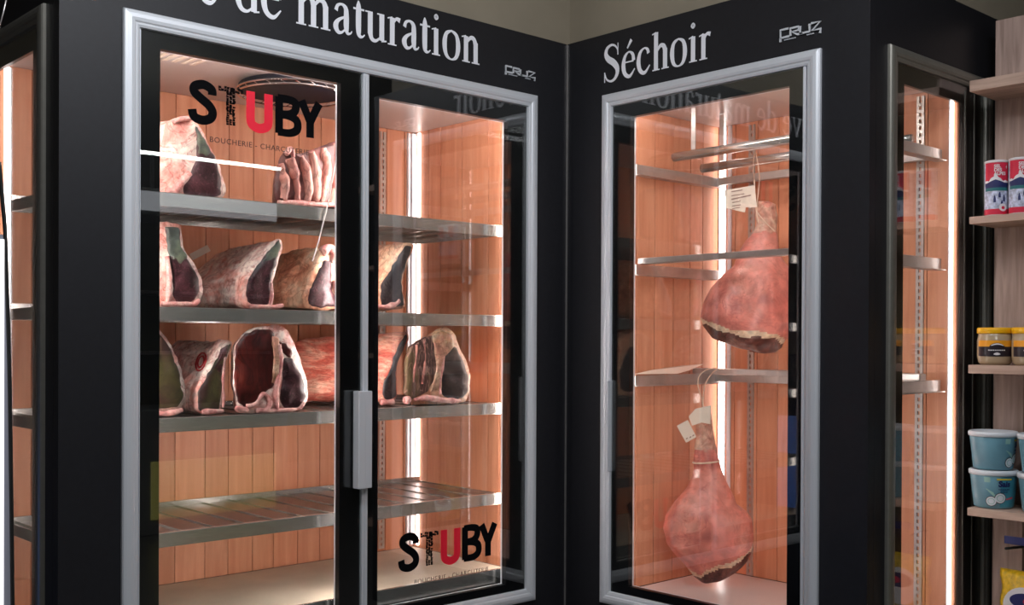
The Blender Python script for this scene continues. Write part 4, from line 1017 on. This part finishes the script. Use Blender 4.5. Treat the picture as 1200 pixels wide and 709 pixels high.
# bag on peg and price rail below
bg = empty('pasta_bag', (.60, -1.395, -.95), 'clear bag of yellow pasta with white round label, bottom right corner', 'bag')
pasta = plain('yellow_pasta', lin((206, 166, 20)), .35, 0, .35, 70, .6)
def pillow(name, cy, hw, z0, z1, x, dep, mm, parent, nz=24, ny=20):
    b = bmesh.new(); G_ = {}
    for s in (0, 1):
        for i in range(ny+1):
            for j in range(nz+1):
                u, v = i/ny*2-1, j/nz*2-1
                prof = (max(0, 1-u*u)**.5)*(max(0, 1-v**4)**.6)
                q = Vector((x+(-1 if s == 0 else 1)*dep*prof, cy+u*hw*(1+.04*math.sin(v*9)), (z0+z1)/2+v*(z1-z0)/2))
                q += noise.noise_vector(q*30)*.004*prof
                G_[s, i, j] = b.verts.new(q)
        for i in range(ny):
            for j in range(nz):
                b.faces.new((G_[s, i, j], G_[s, i+1, j], G_[s, i+1, j+1], G_[s, i, j+1]))
    bmesh.ops.remove_doubles(b, verts=b.verts[:], dist=.0004); bmesh.ops.recalc_face_normals(b, faces=b.faces[:])
    me = bpy.data.meshes.new(name); b.to_mesh(me); b.free(); return link(name, me, mm, parent, True)
pillow('bag', -1.403, .085, -.948, -.700, .600, .032, pasta, bg)
bl = MB(); cb = Vector((.567, -1.405, -.805))
def ell(mb, c, ry, rz, dx, mi, n=28): mb.poly([Vector((c.x+dx, c.y+ry*math.cos(2*PI*k/n), c.z+rz*math.sin(2*PI*k/n))) for k in range(n)], (-.0006, 0, 0), mi)
ell(bl, cb, .066, .062, -.001, 0); ell(bl, cb+Vector((0, -.005, .02)), .050, .024, -.003, 1); ell(bl, cb+Vector((0, -.018, .02)), .022, .012, -.005, 2)
bl.build('bag_label', [P_white, P_navy, P_red], bg)
tag(MB().tube([(.545, -1.355, -.628), (.62, -1.372, -.630), (.688, -1.375, -.632)], .004, 10).build('peg_hook', M['rubber'], None, True), 'black peg hook projecting above the pasta bag', 'hook')
ph = MB().box(.540, .546, -1.46, -1.352, -.612, -.588, .002).build('price_holder', P_navy); tag(ph, 'dark blue price strip above the black peg hook', 'price strip')

# ------------------------------------------------------------------ far left foreground: lit display post with black edge
lp = empty('display_post', (-2.42, -.45, FZ), 'lit white display post with curved black edge at the far left', 'display')
def L_(px, py): return hy(px, py, -.45)
P = [L_(-1, 190), L_(3, 235), L_(6, 272), L_(8, 330), L_(11, 430), L_(13, 560), L_(15, 720), L_(17, 860)]
MB().tube([Vector(q) for q in crom([tuple(p) for p in P], 5)], .0042, 10).build('edge_trim', M['rubber'], lp, True)
q = [L_(6, 275), L_(7.5, 330), L_(10, 430), L_(12, 560), L_(14, 720), L_(16, 860)]
body = MB(); body.poly([Vector((-2.56, -.45, q[0].z))]+[p+Vector((0, 0, 0)) for p in q]+[Vector((-2.56, -.45, q[-1].z))], (0, .05, 0))
body.build('post_body', plain('pale_grey_enamel', lin((150, 152, 165)), .4), lp)
x_l = L_(3, 500).x
MB().box(x_l-.006, x_l+.002, -.4535, -.4505, q[-1].z, q[0].z-.01, .001).build('light_tube', emis('display_light', (1, .96, .97), 1.2), lp)
tag(MB().tube([hy(9, -8, -.3), hy(4, 14, -.3), hy(-3, 40, -.3)], .0016, 8).build('hanging_wire', M['steel_rough'], None, True), 'thin grey wire crossing the top left corner', 'wire')

# ------------------------------------------------------------------ shop behind the camera, seen only as reflections
def lamp_fixture(x, y, label, sx=.9, sy=.12, k=2.0):
    t = empty('ceiling_lamp', (x, y, 1.70), label, 'lamp')
    MB().box(x-sx/2, x+sx/2, y-sy/2, y+sy/2, 1.69, 1.749, .004).build('lamp_body', M['letter'], t)
    MB().box(x-sx/2+.02, x+sx/2-.02, y-sy/2+.015, y+sy/2-.015, 1.66, 1.689, .006).build('diffuser', emis('lamp_diffuser', (.95, .97, 1), k), t)
lamp_fixture(-1.9, -1.25, 'white strip lamp on the ceiling in front of the wide cabinet')
lamp_fixture(-.85, -2.2, 'white strip lamp on the ceiling in front of the corner cabinet')
lamp_fixture(-3.0, -3.6, 'long white strip lamp on the ceiling behind the viewpoint', 1.4, .15)
CF = emis('canopy_fascia_light', (.9, .93, 1.0), 1.1); YG = emis('backlit_yellow_green_panel', (.50, .46, .02), .5)
ck = empty('chilled_display', (.6, -4.3, FZ), 'open chilled display case with lit canopy, reflected in the left door', 'display case')
CB = plain('grey_canopy', lin((150, 152, 150)), .5); CI = plain('display_interior', lin((120, 124, 96)), .6, 0, .3, 4)
MB().box(-1.2, 1.17, -4.45, -4.01, .80, .98, .01).build('canopy', CB, ck)
MB().box(-1.19, 1.165, -4.009, -4.0, .83, .955, .003).build('canopy_fascia', CF, ck)
MB().box(.2, 1.1, -3.899, -3.89, -1.15, -.78, .003).build('base_panel', YG, ck)
MB().box(-1.2, 1.20, -4.9, -4.5, FZ, .98, .01).build('back_panel', CI, ck)
MB().box(-1.2, 1.20, -4.48, -3.9, FZ, -.45, .01).build('base', CB, ck)
for z in (-.1, .3): MB().box(-1.18, 1.18, -4.48, -4.1, z, z+.02).build('shelf', M['steel_rough'], ck)
MB().tube([(.15, -4.0, 1.20), (1.19, -4.0, 1.20)], .012, 10).build('light_tube', emis('canopy_tube', (.95, 1, .96), 14), ck)
st = MB()
for x in (.25, 1.1): st.box(x-.01, x+.01, -4.01, -3.99, .98, 1.19)
st.build('tube_bracket', M['steel_rough'], ck)
bs = empty('blue_sign', (-3.6, 1.1, FZ), 'blue glowing shop sign beyond the left end of the wide cabinet', 'sign')
MB().box(-3.63, -3.58, .5, 1.5, -1.2, -.5, .01).build('sign_panel', emis('blue_sign_light', (.03, .22, .9), .55), bs)
MB().box(-3.64, -3.631, .48, 1.52, FZ, -.08, .002).build('sign_backing', M['rubber'], bs)
